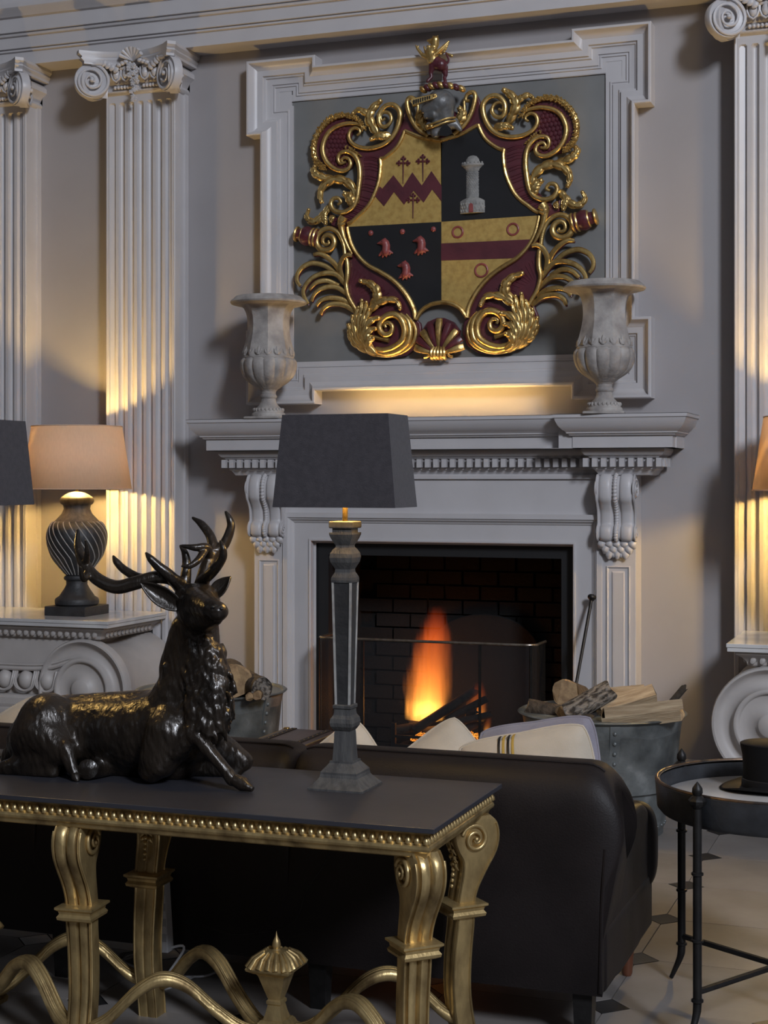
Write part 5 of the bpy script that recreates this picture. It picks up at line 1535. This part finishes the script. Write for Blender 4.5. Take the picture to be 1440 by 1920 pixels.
log(k4(1180, 1200, 7.22), k4(1325, 1030, 7.34), .016, 'thin dark stick standing up from the right-hand tub', CHAR, endm=CHAR)
log(k4(740, 1235, 7.08), k4(800, 1180, 7.30), .035, 'dark log under the cracked bark log in the right-hand tub', CHAR, endm=CHAR)
log(k4(1000, 1270, 7.30), k4(1250, 1240, 7.42), .060, 'log buried beneath the cleft logs in the right-hand tub', BARKB)
k3 = lambda x, y, Y: W(400 + x / 2.88, 960 + y / 2.88, Y)
log(k3(112, 912, 7.16), k3(80, 880, 7.50), .088, 'thick log with sawn end facing out, left-hand tub beside the stag mane', BARKB)
log(k3(262, 955, 7.14), k3(165, 905, 7.42), .056, 'brown log lying against the sawn log in the left-hand tub', BARKB, endm=BARK)
log(k3(195, 998, 7.06), k3(215, 985, 7.30), .021, 'small pale round log end low at the front rim of the left-hand tub', BARKB)
log(k3(238, 990, 7.08), k3(262, 975, 7.30), .024, 'pale round log end at the right of the left-hand tub', BARKB)
log(k3(-250, 1010, 7.30), k3(-60, 790, 7.50), .085, 'thick log leaning left of the stag neck in the left-hand tub', BARKB)

# ================================================================= HEARTH
gr = thing('fire_grate', 'black iron fire grate under the burning logs', 'grate', (-2.55, 8.34, 0))
gx0, gx1, gy0, gy1 = -2.92, -2.22, 8.18, 8.50
for x in (gx0, gx1):
    for y in (gy0, gy1): G().box(x - .012, x + .012, y - .012, y + .012, .012, .30 if y == gy0 else .2).obj('post', IRON, gr, smooth=0)
for k in range(8): G().box(gx0 + k * .1 - .008, gx0 + k * .1 + .008, gy0, gy1, .15, .165).obj('grate_bar', IRON, gr, smooth=0)
for z in (.17, .22): G().box(gx0, gx1, gy0 - .008, gy0 + .008, z, z + .014).obj('front_bar', IRON, gr, smooth=0)
z8 = lambda x, y, Y: W(720 + x / 4, 1100 + y / 4, Y)
fb = [((230, 1075, 8.24), (690, 775, 8.40), .026, 'long burning log slanting up to the right in the fire'), ((470, 1000, 8.30), (760, 845, 8.36), .020, 'charred branch crossing under the long burning log'),
      ((560, 1010, 8.26), (800, 960, 8.34), .020, 'charred log lying low at the right of the fire'), ((90, 1075, 8.28), (270, 1045, 8.32), .026, 'charred log lying low at the left of the fire'),
      ((590, 1080, 8.30), (740, 1000, 8.42), .024, 'charred log end-on behind the flame at the right'), ((300, 1100, 8.36), (620, 1050, 8.38), .032, 'thick charred log at the bottom of the fire'),
      ((620, 955, 8.33), (690, 935, 8.30), .014, 'small charred stump on top of the fire'), ((190, 1020, 8.40), (420, 960, 8.44), .028, 'charred log behind the brightest flame')]
for (p, q, r_, lab) in fb: log(z8(*p), z8(*q), r_, lab, CHAR, group='burning logs in the hearth', endm=CHAR, name='burning_log')
EMB = bpy.data.materials.new('glowing_embers'); EMB.use_nodes = True
_n = EMB.node_tree; _b = _n.nodes['Principled BSDF']; _b.inputs['Base Color'].default_value = (.03, .015, .01, 1)
_t = _n.nodes.new('ShaderNodeTexNoise'); _t.inputs['Scale'].default_value = 32
_r = _n.nodes.new('ShaderNodeValToRGB'); _r.color_ramp.elements[0].position = .44; _r.color_ramp.elements[0].color = (0.02, .002, 0, 1); _r.color_ramp.elements[1].position = .68; _r.color_ramp.elements[1].color = (1, .30, .03, 1)
_n.links.new(_t.outputs[0], _r.inputs[0]); _n.links.new(_r.outputs[0], _b.inputs['Emission Color']); _b.inputs['Emission Strength'].default_value = 5
g = G(); rnd = random.Random(9)
for k in range(70):
    g.sphere((rnd.uniform(gx0 + .08, gx1 - .05), rnd.uniform(8.24, 8.46), .175 + rnd.uniform(0, .05)), (rnd.uniform(.014, .034), rnd.uniform(.014, .03), rnd.uniform(.01, .022)), 7, 5)
o = g.obj('glowing_embers', EMB); o['kind'] = 'stuff'; o['label'] = 'bed of glowing embers under the burning logs'; o['category'] = 'embers'

def flame(name, label, base, height, width, depth, lean, strength, seed):
    """a body of fire: glowing gas, brightest and yellowest at its root"""
    m = bpy.data.materials.new('flame_gas'); m.use_nodes = True
    nt = m.node_tree; N = nt.nodes; L = nt.links
    for n in list(N): N.remove(n)
    out = N.new('ShaderNodeOutputMaterial'); em = N.new('ShaderNodeEmission'); L.new(em.outputs[0], out.inputs['Volume'])
    tc = N.new('ShaderNodeTexCoord'); sp = N.new('ShaderNodeSeparateXYZ'); L.new(tc.outputs['Object'], sp.inputs[0])
    def mth(op, a, b=None, c=None):
        n = N.new('ShaderNodeMath'); n.operation = op
        for i, v in enumerate((a, b, c)):
            if v is None: continue
            if isinstance(v, (int, float)): n.inputs[i].default_value = v
            else: L.new(v, n.inputs[i])
        return n.outputs[0]
    X, Y, Z = sp.outputs
    h = mth('DIVIDE', Z, height)
    mp = N.new('ShaderNodeMapping'); mp.inputs['Scale'].default_value = (26, 26, 4.0); mp.inputs['Location'].default_value = (seed, seed * 2, seed); L.new(tc.outputs['Object'], mp.inputs[0])
    nz = N.new('ShaderNodeTexNoise'); nz.inputs['Scale'].default_value = 1.0; nz.inputs['Detail'].default_value = 3; L.new(mp.outputs[0], nz.inputs['Vector'])
    nn = mth('SUBTRACT', nz.outputs[0], .5)
    xc = mth('MULTIPLY', mth('POWER', mth('MAXIMUM', h, 0.0), 1.2), lean)
    dx = mth('ADD', mth('SUBTRACT', X, xc), mth('MULTIPLY', nn, width * 1.0))
    # width along the height
    cv = N.new('ShaderNodeFloatCurve'); pts = cv.mapping.curves[0].points
    pts[0].location = (0, .5); pts[1].location = (1, .12)
    for x, y in ((.10, .72), (.35, .84), (.6, .70), (.85, .42)): pts.new(x, y)
    cv.mapping.update(); L.new(h, cv.inputs['Value'])
    wd_ = mth('MULTIPLY', cv.outputs[0], width)
    r2 = mth('ADD', mth('POWER', mth('ABSOLUTE', mth('DIVIDE', dx, wd_)), 2.0), mth('POWER', mth('ABSOLUTE', mth('DIVIDE', Y, depth)), 2.0))
    mask = mth('POWER', mth('MAXIMUM', mth('SUBTRACT', 1.0, r2), 0.0), 1.3)
    hc = N.new('ShaderNodeFloatCurve'); pt = hc.mapping.curves[0].points
    pt[0].location = (0, .75); pt[1].location = (1, 0)
    for x, y in ((.08, 1.0), (.2, .55), (.45, .22), (.7, .10), (.88, .025)): pt.new(x, y)
    hc.mapping.update(); L.new(h, hc.inputs['Value'])
    st_ = mth('MULTIPLY', mth('MULTIPLY', mth('MULTIPLY', mask, hc.outputs[0]), mth('ADD', .35, mth('MULTIPLY', nz.outputs[0], 1.3))), strength)
    rp = N.new('ShaderNodeValToRGB'); e = rp.color_ramp.elements
    e[0].position = 0; e[0].color = (1, .42, .07, 1); e[1].position = .9; e[1].color = (1, .10, .015, 1)
    k = e.new(.3); k.color = (1, .26, .035, 1)
    L.new(h, rp.inputs[0]); L.new(rp.outputs[0], em.inputs['Color']); L.new(st_, em.inputs['Strength'])
    g = G().lathe([(0, 0), (.6, .02 * height), (1.0, .12 * height), (1.0, .4 * height), (.95, .7 * height), (.7, .92 * height), (0, height)], 24)
    g.v = [Vector((v.x * width * 1.5 + lean * (max(0, v.z) / height) ** 1.2, v.y * depth, v.z)) for v in g.v]
    o = g.obj(name, m, smooth=60); o.location = base
    return tag(o, label, 'flame', 'flames of the fire')
flame('flame', 'tall orange flame leaping from the burning logs', z8(310, 1015, 8.38), .67, .165, .11, .075, 55, 3.1)
flame('flame', 'small flame at the right of the burning logs', z8(690, 1015, 8.40), .24, .075, .06, .02, 34, 8.7)
flame('flame', 'small flame curl at the far right of the fire', z8(770, 1085, 8.36), .10, .028, .03, .02, 22, 5.2)
lf_ = bpy.data.lights.new('fire_light', 'POINT'); lf_.energy = 2.2; lf_.color = (1, .36, .08); lf_.shadow_soft_size = .09
lo_ = bpy.data.objects.new('fire_light', lf_); COL.objects.link(lo_); lo_.location = z8(350, 900, 8.36)
# iron fireback with arched top
fk = G().prism([(x, 8.66, z) for x, z in [(-2.86, .02), (-2.20, .02)] + [(-2.53 + .33 * math.cos(PI * i / 14), .66 + .22 * math.sin(PI * i / 14)) for i in range(15)]], (0, -.025, 0)).obj('fireback', SOOT, smooth=0, bevel=.006)
tag(fk, 'arched black iron fireback behind the flames', 'fireback')

# ---- fire guard: steel rail, posts, smoked see-through panels
gd = thing('fire_guard', 'fire guard with steel top rail and dark see-through panels', 'fire guard', (XC, 7.86, 0))
GX0, GX1, GYF, GYB, GZ, rc = XC - .61, XC + .595, 7.80, 8.02, .80, .05
def guard_path(z, inset=0):
    P = [(GX0, GYB), (GX0, GYF + rc)]
    P += [(GX0 + rc - rc * math.cos(a), GYF + rc - rc * math.sin(a)) for a in [PI / 2 * i / 6 for i in range(1, 7)]]
    P += [(GX1 - rc + rc * math.sin(a), GYF + rc - rc * math.cos(a)) for a in [PI / 2 * i / 6 for i in range(0, 7)]]
    P += [(GX1, GYB)]
    return [Vector((x, y, z)) for x, y in P]
G().tube(guard_path(GZ), .0075, 10).obj('top_rail', RAILM, gd)
G().tube(guard_path(.02), .008, 8).obj('bottom_rail', IRON, gd)
for x in (GX0 + .004, GX0 + .26, XC + .30, GX1 - .02):
    G().box(x - .006, x + .006, GYF - .004, GYF + .008, .0, GZ).obj('post', IRON, gd, smooth=0)
GL = bpy.data.materials.new('smoked_mesh'); GL.use_nodes = True
_n = GL.node_tree; N_ = _n.nodes; b = N_['Principled BSDF']; b.inputs['Base Color'].default_value = (.02, .021, .024, 1); b.inputs['Roughness'].default_value = .4
tr_ = N_.new('ShaderNodeBsdfTransparent'); mx = N_.new('ShaderNodeMixShader'); mx.inputs[0].default_value = .42
_n.links.new(tr_.outputs[0], mx.inputs[1]); _n.links.new(b.outputs[0], mx.inputs[2]); _n.links.new(mx.outputs[0], N_['Material Output'].inputs[0])
def panel_(pts, name):
    g = G(); n = len(pts)
    vs = [(p.x, p.y, .02) for p in pts] + [(p.x, p.y, GZ) for p in pts]
    g.add(vs, [(i, i + 1, n + i + 1, n + i) for i in range(n - 1)])
    o = g.obj(name, GL, gd, smooth=60)
gp = guard_path(0)
panel_(gp[:8], 'left_return_panel'); panel_([gp[7], Vector((GX0 + .26, GYF, 0))], 'mesh_panel'); panel_([Vector((GX0 + .26, GYF, 0)), Vector((XC + .30, GYF, 0))], 'mesh_panel'); panel_([Vector((XC + .30, GYF, 0)), gp[8]], 'mesh_panel'); panel_(gp[8:], 'right_return_panel')
# ---- poker
pk = thing('poker', 'dark iron poker with round knob leaning on the fireplace surround', 'poker', (0, 0, 0))
p1 = W(1110, 1119, 7.97); p0 = W(1079, 1290, 7.80); p0 = p1 + (p0 - p1) * (p1.z / (p1.z - p0.z))
pk.location = p0
pk['_w'] = 1
G().tube([p0, p1], [.008, .009], 10).obj('rod', IRON, pk)
d = (p1 - p0).normalized(); M = Matrix.Translation(p1) @ d.to_track_quat('Z', 'Y').to_matrix().to_4x4()
g = G().lathe([(.010, -.022), (.014, -.016), (.022, -.008), (.023, .002), (.017, .010), (0, .013)], 20); g.xf(M); g.obj('knob', IRON, pk)

# ================================================================= TRAY TABLE AND TOP HAT
TC = Vector((-.505, 4.94, 0)); TR = .372; tz = .650
tt = thing('tray_table', 'round dark metal tray table with marble top, cut off by the right edge', 'table', TC)
G().lathe([(TR - .012, tz + .072), (TR - .003, tz + .074), (TR + .003, tz + .070), (TR + .002, tz + .060), (TR - .004, tz - .012), (TR - .016, tz - .026), (TR - .05, tz - .028), (.001, tz - .028), (.001, tz + .012), (TR - .014, tz + .012), (TR - .011, tz + .066)], 96, c=TC, cap=False).obj('tray', TRAYIN, tt, smooth=40)
G().tube([TC + Vector(((TR - .003) * math.cos(2 * PI * i / 96), (TR - .003) * math.sin(2 * PI * i / 96), tz + .073)) for i in range(96)], .0055, 8, closed=True).obj('rim_bead', mat('worn_bronze_rim', (.16, .10, .06), (.05, .04, .035), .45, .7, nscale=20), tt)
G().lathe([(.001, tz + .0121), (TR - .02, tz + .0121), (TR - .02, tz + .021), (TR - .024, tz + .023), (.001, tz + .023)], 80, c=TC, cap=False).obj('marble_top', MARBLE, tt, smooth=30)
rp_ = .392
angs = [math.atan2(4.60 - TC.y, -.701 - TC.x), math.atan2(5.15 - TC.y, -.835 - TC.x)]
angs += [angs[0] + PI, angs[1] + PI]
for a in angs:
    p = TC + Vector((rp_ * math.cos(a), rp_ * math.sin(a), 0)); o_ = Vector((math.cos(a), math.sin(a), 0))
    P = smoothpath([p + o_ * .045 + Vector((0, 0, .008)), p + o_ * .028 + Vector((0, 0, .04)), p + o_ * .006 + Vector((0, 0, .085)), p + Vector((0, 0, .12)), p + Vector((0, 0, .2)), p + Vector((0, 0, .69))], 4)
    lg = G().tube(P, [.007, .009, .0125, .013, .013], 12).obj('leg', IRON, tt)
    g = G()
    for z in (.13, .305, .50): g.lathe([(.012, -.006), (.018, -.003), (.018, .003), (.012, .006)], 16, c=p + Vector((0, 0, z)), cap=False)
    g.obj('leg_rings', IRON).parent = lg
    G().lathe([(.012, .690), (.018, .697), (.026, .706), (.027, .714), (.019, .724), (.012, .729), (.016, .738), (.015, .750), (.007, .762), (0, .770)], 16, c=p, rf=lambda a_, j, z: 1 - (.12 * abs(math.sin(4 * a_)) if 1 < j < 5 else 0)).obj('finial', IRON).parent = lg
for a in angs:
    p = TC + Vector((rp_ * math.cos(a), rp_ * math.sin(a), .155))
    G().tube([p, TC + Vector((0, 0, .155))], .010, 8).obj('stretcher', IRON, tt)
hc_ = WZ(1452, 1482, tz + .023); hc_.z = tz + .0232
ht = thing('top_hat', 'black silk top hat on the round tray table', 'hat', hc_, world=False)
sqz = Matrix.Diagonal((1.0, .86, 1, 1))
def brim(u_, v_):
    a = 2 * PI * u_; r_ = .095 + .075 * v_
    curl = .028 * v_ ** 2 * (math.sin(a) ** 2) + .010 * (1 - v_)
    return Vector((r_ * math.cos(a), r_ * math.sin(a) * (1 - .06 * v_), .003 + curl))
g = G().grid(brim, 64, 8, cu=True); g.xf(sqz)
b = g.obj('brim', HATM, ht, smooth=60); sm = b.modifiers.new('s', 'SOLIDIFY'); sm.thickness = .004
g = G().lathe([(.100, .004), (.098, .02), (.096, .06), (.099, .11), (.106, .142), (.106, .147), (.100, .150), (0, .151)], 64, cap=False); g.xf(sqz); g.obj('crown', HATM, ht, smooth=40)
g = G().lathe([(.1005, .006), (.1015, .010), (.1005, .036), (.0985, .038)], 64, cap=False); g.xf(sqz); g.obj('hat_band', BLACKP, ht)

# ================================================================= FLEX AND SOCKET STRIP behind the table
q0 = W(308, 1640, 4.43); q1 = W(313, 1784, 4.43)
ps = thing('socket_strip', 'white socket strip standing upright behind the gilt table leg', 'power strip', (q1.x, q1.y, q1.z))
G().obox(q1, q0 + Vector((-.006, 0, 0)), .030, .042, up=(0, 1, 0)).obj('casing', WHITEPL, ps, smooth=30, bevel=.004)
for k in range(4):
    c = q1 + (q0 - q1) * (.2 + .2 * k)
    G().box(c.x - .011, c.x + .011, c.y - .0225, c.y - .0205, c.z - .012, c.z + .012).obj('socket', mat('socket_grey', (.4, .4, .42), bump=0) if k == 0 else MATS['socket_grey'], ps, smooth=0)
wc = [(318, 1768), (345, 1778), (366, 1800), (362, 1820), (330, 1826), (300, 1818), (250, 1800), (232, 1790), (240, 1780), (270, 1776), (240, 1785), (215, 1790), (225, 1778), (260, 1772), (215, 1782), (203, 1765), (200, 1760)]
P = [WZ(x, y + 12, .006 + .004 * (i % 3)) for i, (x, y) in enumerate(wc)]
P[0] = q1 + Vector((0, 0, .01)); P[1] = W(345, 1779, 4.45)
P = [Vector((p.x, min(p.y, 4.47) if i < 3 else p.y, max(.005, p.z))) for i, p in enumerate(P)]
tag(G().tube(smoothpath(P, 8), .0042, 7).obj('white_flex', WHITEPL), 'white flex coiled on the floor under the gilt table', 'cable')
P = [WZ(x, y, .006) for x, y in ((290, 1838), (340, 1832), (385, 1830), (408, 1818), (395, 1800), (370, 1790))]
tag(G().tube(smoothpath(P, 8), .0042, 7).obj('white_flex', WHITEPL), 'loose end of white flex on the floor nearest the table finial', 'cable')
P = [W(x, y, 4.42) for x, y in ((622, 1588), (605, 1625), (575, 1670), (560, 1715), (535, 1738), (480, 1748), (430, 1750), (380, 1735))]
tag(G().tube(smoothpath(P, 8), .0028, 6).obj('black_flex', IRON), 'thin black lamp flex hanging behind the gilt table', 'cable')
# ================================================================= BRONZE STAG
sg = thing('stag_sculpture', 'dark bronze sculpture of a reclining stag with antlers on the gilt table', 'sculpture', (-2.2, 4.15, TZ))
g = G()
def cs(p, q, r0, r1):
    capsule(g, W(*p), W(*q), r0, r1, 26)
def clampz(v, r): return v
# trunk
cs((70, 1388, 4.17), (110, 1378, 4.17), .095, .118); cs((110, 1378, 4.17), (190, 1376, 4.17), .118, .116); cs((190, 1376, 4.17), (270, 1374, 4.16), .116, .118); cs((270, 1374, 4.16), (335, 1362, 4.15), .118, .122)
cs((335, 1362, 4.15), (372, 1350, 4.13), .118, .092); cs((120, 1330, 4.17), (300, 1322, 4.16), .045, .05)
cs((60, 1400, 4.17), (28, 1420, 4.16), .075, .045); cs((110, 1420, 4.17), (330, 1420, 4.16), .06, .075)
# neck and chest
cs((335, 1335, 4.15), (362, 1262, 4.14), .105, .080); cs((362, 1262, 4.14), (372, 1195, 4.12), .080, .064); cs((372, 1195, 4.12), (374, 1150, 4.10), .062, .055)
cs((400, 1330, 4.11), (405, 1260, 4.10), .060, .045); cs((315, 1330, 4.16), (345, 1262, 4.15), .06, .05)
cs((340, 1255, 4.15), (352, 1180, 4.12), .068, .052)
# head, raised and turned to the right
cs((360, 1128, 4.10), (378, 1130, 4.10), .056, .056); cs((366, 1146, 4.08), (380, 1152, 4.07), .054, .054); cs((368, 1130, 4.06), (398, 1141, 3.95), .046, .030); cs((396, 1142, 3.95), (410, 1146, 3.945), .031, .029)
cs((372, 1160, 4.07), (406, 1160, 3.965), .044, .021); cs((346, 1112, 4.09), (385, 1112, 4.11), .030, .030); cs((350, 1128, 4.05), (384, 1126, 4.06), .022, .022)
cs((410, 1148, 3.955), (419, 1150, 3.96), .023, .017)
# haunch and folded hind leg
cs((88, 1352, 4.10), (66, 1385, 4.09), .088, .080); cs((80, 1372, 4.07), (122, 1408, 4.05), .078, .045); cs((120, 1408, 4.05), (60, 1432, 4.05), .042, .032); cs((60, 1432, 4.05), (10, 1440, 4.04), .034, .026)
cs((10, 1442, 4.04), (100, 1448, 4.04), .024, .022); cs((124, 1402, 4.03), (134, 1436, 4.02), .026, .021); cs((134, 1436, 4.02), (141, 1456, 4.01), .021, .015)
cs((172, 1443, 4.04), (200, 1440, 4.10), .029, .026)
# near foreleg
cs((322, 1372, 4.07), (300, 1420, 4.05), .080, .062); cs((300, 1420, 4.05), (284, 1442, 4.045), .058, .042); cs((288, 1440, 4.045), (330, 1402, 4.035), .040, .034); cs((330, 1402, 4.035), (362, 1372, 4.03), .032, .029)
cs((362, 1372, 4.03), (392, 1408, 4.03), .028, .021); cs((392, 1408, 4.03), (428, 1450, 4.04), .021, .019); cs((428, 1450, 4.04), (436, 1462, 4.04), .021, .022)
# far foreleg
cs((385, 1390, 4.20), (430, 1412, 4.24), .055, .042); cs((430, 1412, 4.24), (458, 1428, 4.25), .040, .030); cs((350, 1430, 4.2), (440, 1444, 4.24), .04, .028)
# tail stub
cs((30, 1385, 4.19), (14, 1405, 4.2), .025, .012)
g = blob(g, .006, 14, .6)
# shaggy mane
rnd = random.Random(21)
for k in range(210):
    t = rnd.random() ** .75
    py = 1180 + 170 * t
    lx_, rx_ = 336 - 8 * t, 408 + 26 * math.sin(PI * min(1, t * .8))
    f = rnd.random(); px = lx_ + (rx_ - lx_) * f
    cxm = (lx_ + rx_) / 2; hw_ = (rx_ - lx_) / 2
    off = max(0, 1 - ((px - cxm) / hw_) ** 2) ** .5
    Yd = 4.13 - (.060 + .048 * t) * off
    L = rnd.uniform(26, 52); dx = (f - .4) * 16 + rnd.uniform(-6, 6); sw = rnd.uniform(-5, 5)
    r0 = rnd.uniform(.0065, .0105)
    P = smoothpath([W(px, py, Yd + .004), W(px + dx * .3 + sw, py + L * .35, Yd - .008), W(px + dx * .7 - sw * .5, py + L * .7, Yd - .010), W(px + dx + sw * .6, py + L, Yd + .002)], 4)
    g.tube(P, [r0 * .7, r0, r0 * .9, .002], 8)
for k in range(40):
    px = rnd.uniform(312, 350); py = rnd.uniform(1235, 1335)
    P = smoothpath([W(px, py, 4.10), W(px - 3, py + 12, 4.082), W(px - 9, py + 26, 4.085)], 4)
    g.tube(P, [.005, .0075, .002], 8)
bd = blob(g, .0044, 2, .4)
# fur relief
for i, v in enumerate(bd.v):
    n = noise.noise(Vector((v.x * 85 + v.z * 25, v.y * 85, v.z * 26))) * .0030 + noise.noise(Vector((v.x * 20, v.y * 20, v.z * 14))) * .0025
    c = Vector((v.x, 4.15, v.z))
    d = (v - c); d.z = 0
    if d.length > 1e-5: bd.v[i] = v + d.normalized() * n
    if bd.v[i].z < TZ + .001: bd.v[i].z = TZ + .001
body = bd.obj('body', BRONZE, sg, smooth=80)
# hooves
def hoof(a, b, r, nm='hoof'):
    h = G(); A = W(*a); B = W(*b)
    h.tube([A, A + (B - A) * .5, B], [r * .85, r, r * .35], 12)
    for v in h.v: v.z = max(v.z, TZ + .001)
    h.obj(nm, BRONZE, sg, smooth=50)
hoof((436, 1460, 4.04), (474, 1480, 4.03), .021); hoof((140, 1452, 4.01), (146, 1466, 4.0), .014); hoof((166, 1442, 4.03), (163, 1443, 4.01), .030)
# ears
def ear(base, tip, width, bend, name='ear'):
    A = W(*base); B = W(*tip); ax = (B - A); L = ax.length; ax.normalize()
    nrm = Vector(bend).normalized(); sd = ax.cross(nrm).normalized(); nrm = sd.cross(ax).normalized()
    def f(u, v):
        w = width * (math.sin(PI * min(1, .12 + u * .88)) ** .75) * (1 - .25 * u)
        s = 2 * v - 1
        return A + ax * (L * u) + sd * (s * w) + nrm * (.55 * width * (s * s - .45) * math.sin(PI * min(1, .1 + .9 * u)))
    o = G().grid(f, 18, 11).obj(name, BRONZE, sg, smooth=75)
    m = o.modifiers.new('s', 'SOLIDIFY'); m.thickness = .006
    m2 = o.modifiers.new('b', 'SUBSURF'); m2.levels = m2.render_levels = 1
ear((338, 1138, 4.06), (260, 1090, 4.02), .036, (.35, -1, -.1)); ear((398, 1120, 4.12), (434, 1080, 4.14), .030, (-.2, -1, .0))
for (x, y, Y) in ((343, 1133, 4.045), (391, 1127, 4.025)): G().sphere(W(x, y, Y), .0105, 12, 8).obj('eye', IRON, sg)
for (x, y, Y) in ((399, 1138, 3.917), (415, 1141, 3.925)): G().sphere(W(x, y, Y), (.006, .005, .004), 10, 7).obj('nostril', SLIP, sg)
# antlers
f7 = lambda x, y, Y: W(x / 3, 760 + y / 3, Y)
def antler(tines, name='antler'):
    h = G()
    for pts, rad in tines:
        rad = [r_ * 1.22 for r_ in rad]; h.tube(smoothpath([f7(*p) for p in pts], 7), rad, 12)
        h.sphere(f7(*pts[-1]), rad[-1], 8, 6)
    b_ = blob(h, .003, 2, .5)
    b_.obj(name, BRONZE, sg, smooth=70)
antler([([(1035, 1075, 4.10), (1015, 1020, 4.09), (960, 975, 4.07), (870, 968, 4.05), (760, 1000, 4.03), (650, 1022, 4.02), (545, 975, 4.02), (475, 895, 4.03), (440, 800, 4.05), (438, 705, 4.07)], [.020, .018, .016, .0155, .017, .017, .016, .0145, .011, .0045]),
        ([(900, 968, 4.06), (790, 972, 4.09), (700, 925, 4.10), (655, 880, 4.10), (638, 850, 4.10)], [.013, .012, .0105, .009, .004]),
        ([(1020, 1030, 4.09), (960, 962, 4.05), (890, 905, 4.03), (845, 860, 4.02), (822, 832, 4.02)], [.016, .014, .012, .009, .004]),
        ([(1035, 1040, 4.10), (1045, 960, 4.11), (1050, 890, 4.12), (1040, 830, 4.12), (1015, 790, 4.12)], [.016, .0135, .0115, .009, .004]),
        ([(480, 900, 4.03), (490, 830, 4.0), (482, 760, 3.98)], [.010, .007, .003]),
        ([(500, 940, 4.02), (470, 975, 3.98), (450, 910, 3.95)], [.011, .009, .004])])
antler([([(1125, 1045, 4.13), (1140, 985, 4.14), (1165, 900, 4.16), (1200, 840, 4.18), (1262, 780, 4.20), (1298, 690, 4.21), (1292, 640, 4.21), (1270, 600, 4.21)], [.021, .018, .0165, .015, .013, .011, .009, .004]),
        ([(1205, 830, 4.18), (1185, 740, 4.2), (1135, 670, 4.21), (1085, 633, 4.21)], [.0145, .012, .010, .004]),
        ([(1170, 860, 4.17), (1165, 800, 4.13), (1095, 800, 4.10), (1022, 790, 4.09)], [.012, .0105, .009, .004]),
        ([(1150, 820, 4.12), (1110, 875, 4.08), (1065, 905, 4.06), (1022, 905, 4.05)], [.010, .009, .007, .003]),
        ([(1140, 985, 4.13), (1200, 930, 4.09), (1250, 860, 4.07), (1255, 810, 4.06), (1240, 765, 4.06)], [.015, .013, .011, .009, .004])])
for (x, y, Y) in ((1035, 1070, 4.10), (1125, 1045, 4.13)):
    c = f7(x, y, Y); h = G()
    for k in range(12): h.sphere(c + Vector((.020 * math.cos(k * .52), .020 * math.sin(k * .52), .004 * math.sin(k * 2))), .007, 7, 5)
    h.obj('antler_burr', BRONZE, sg)
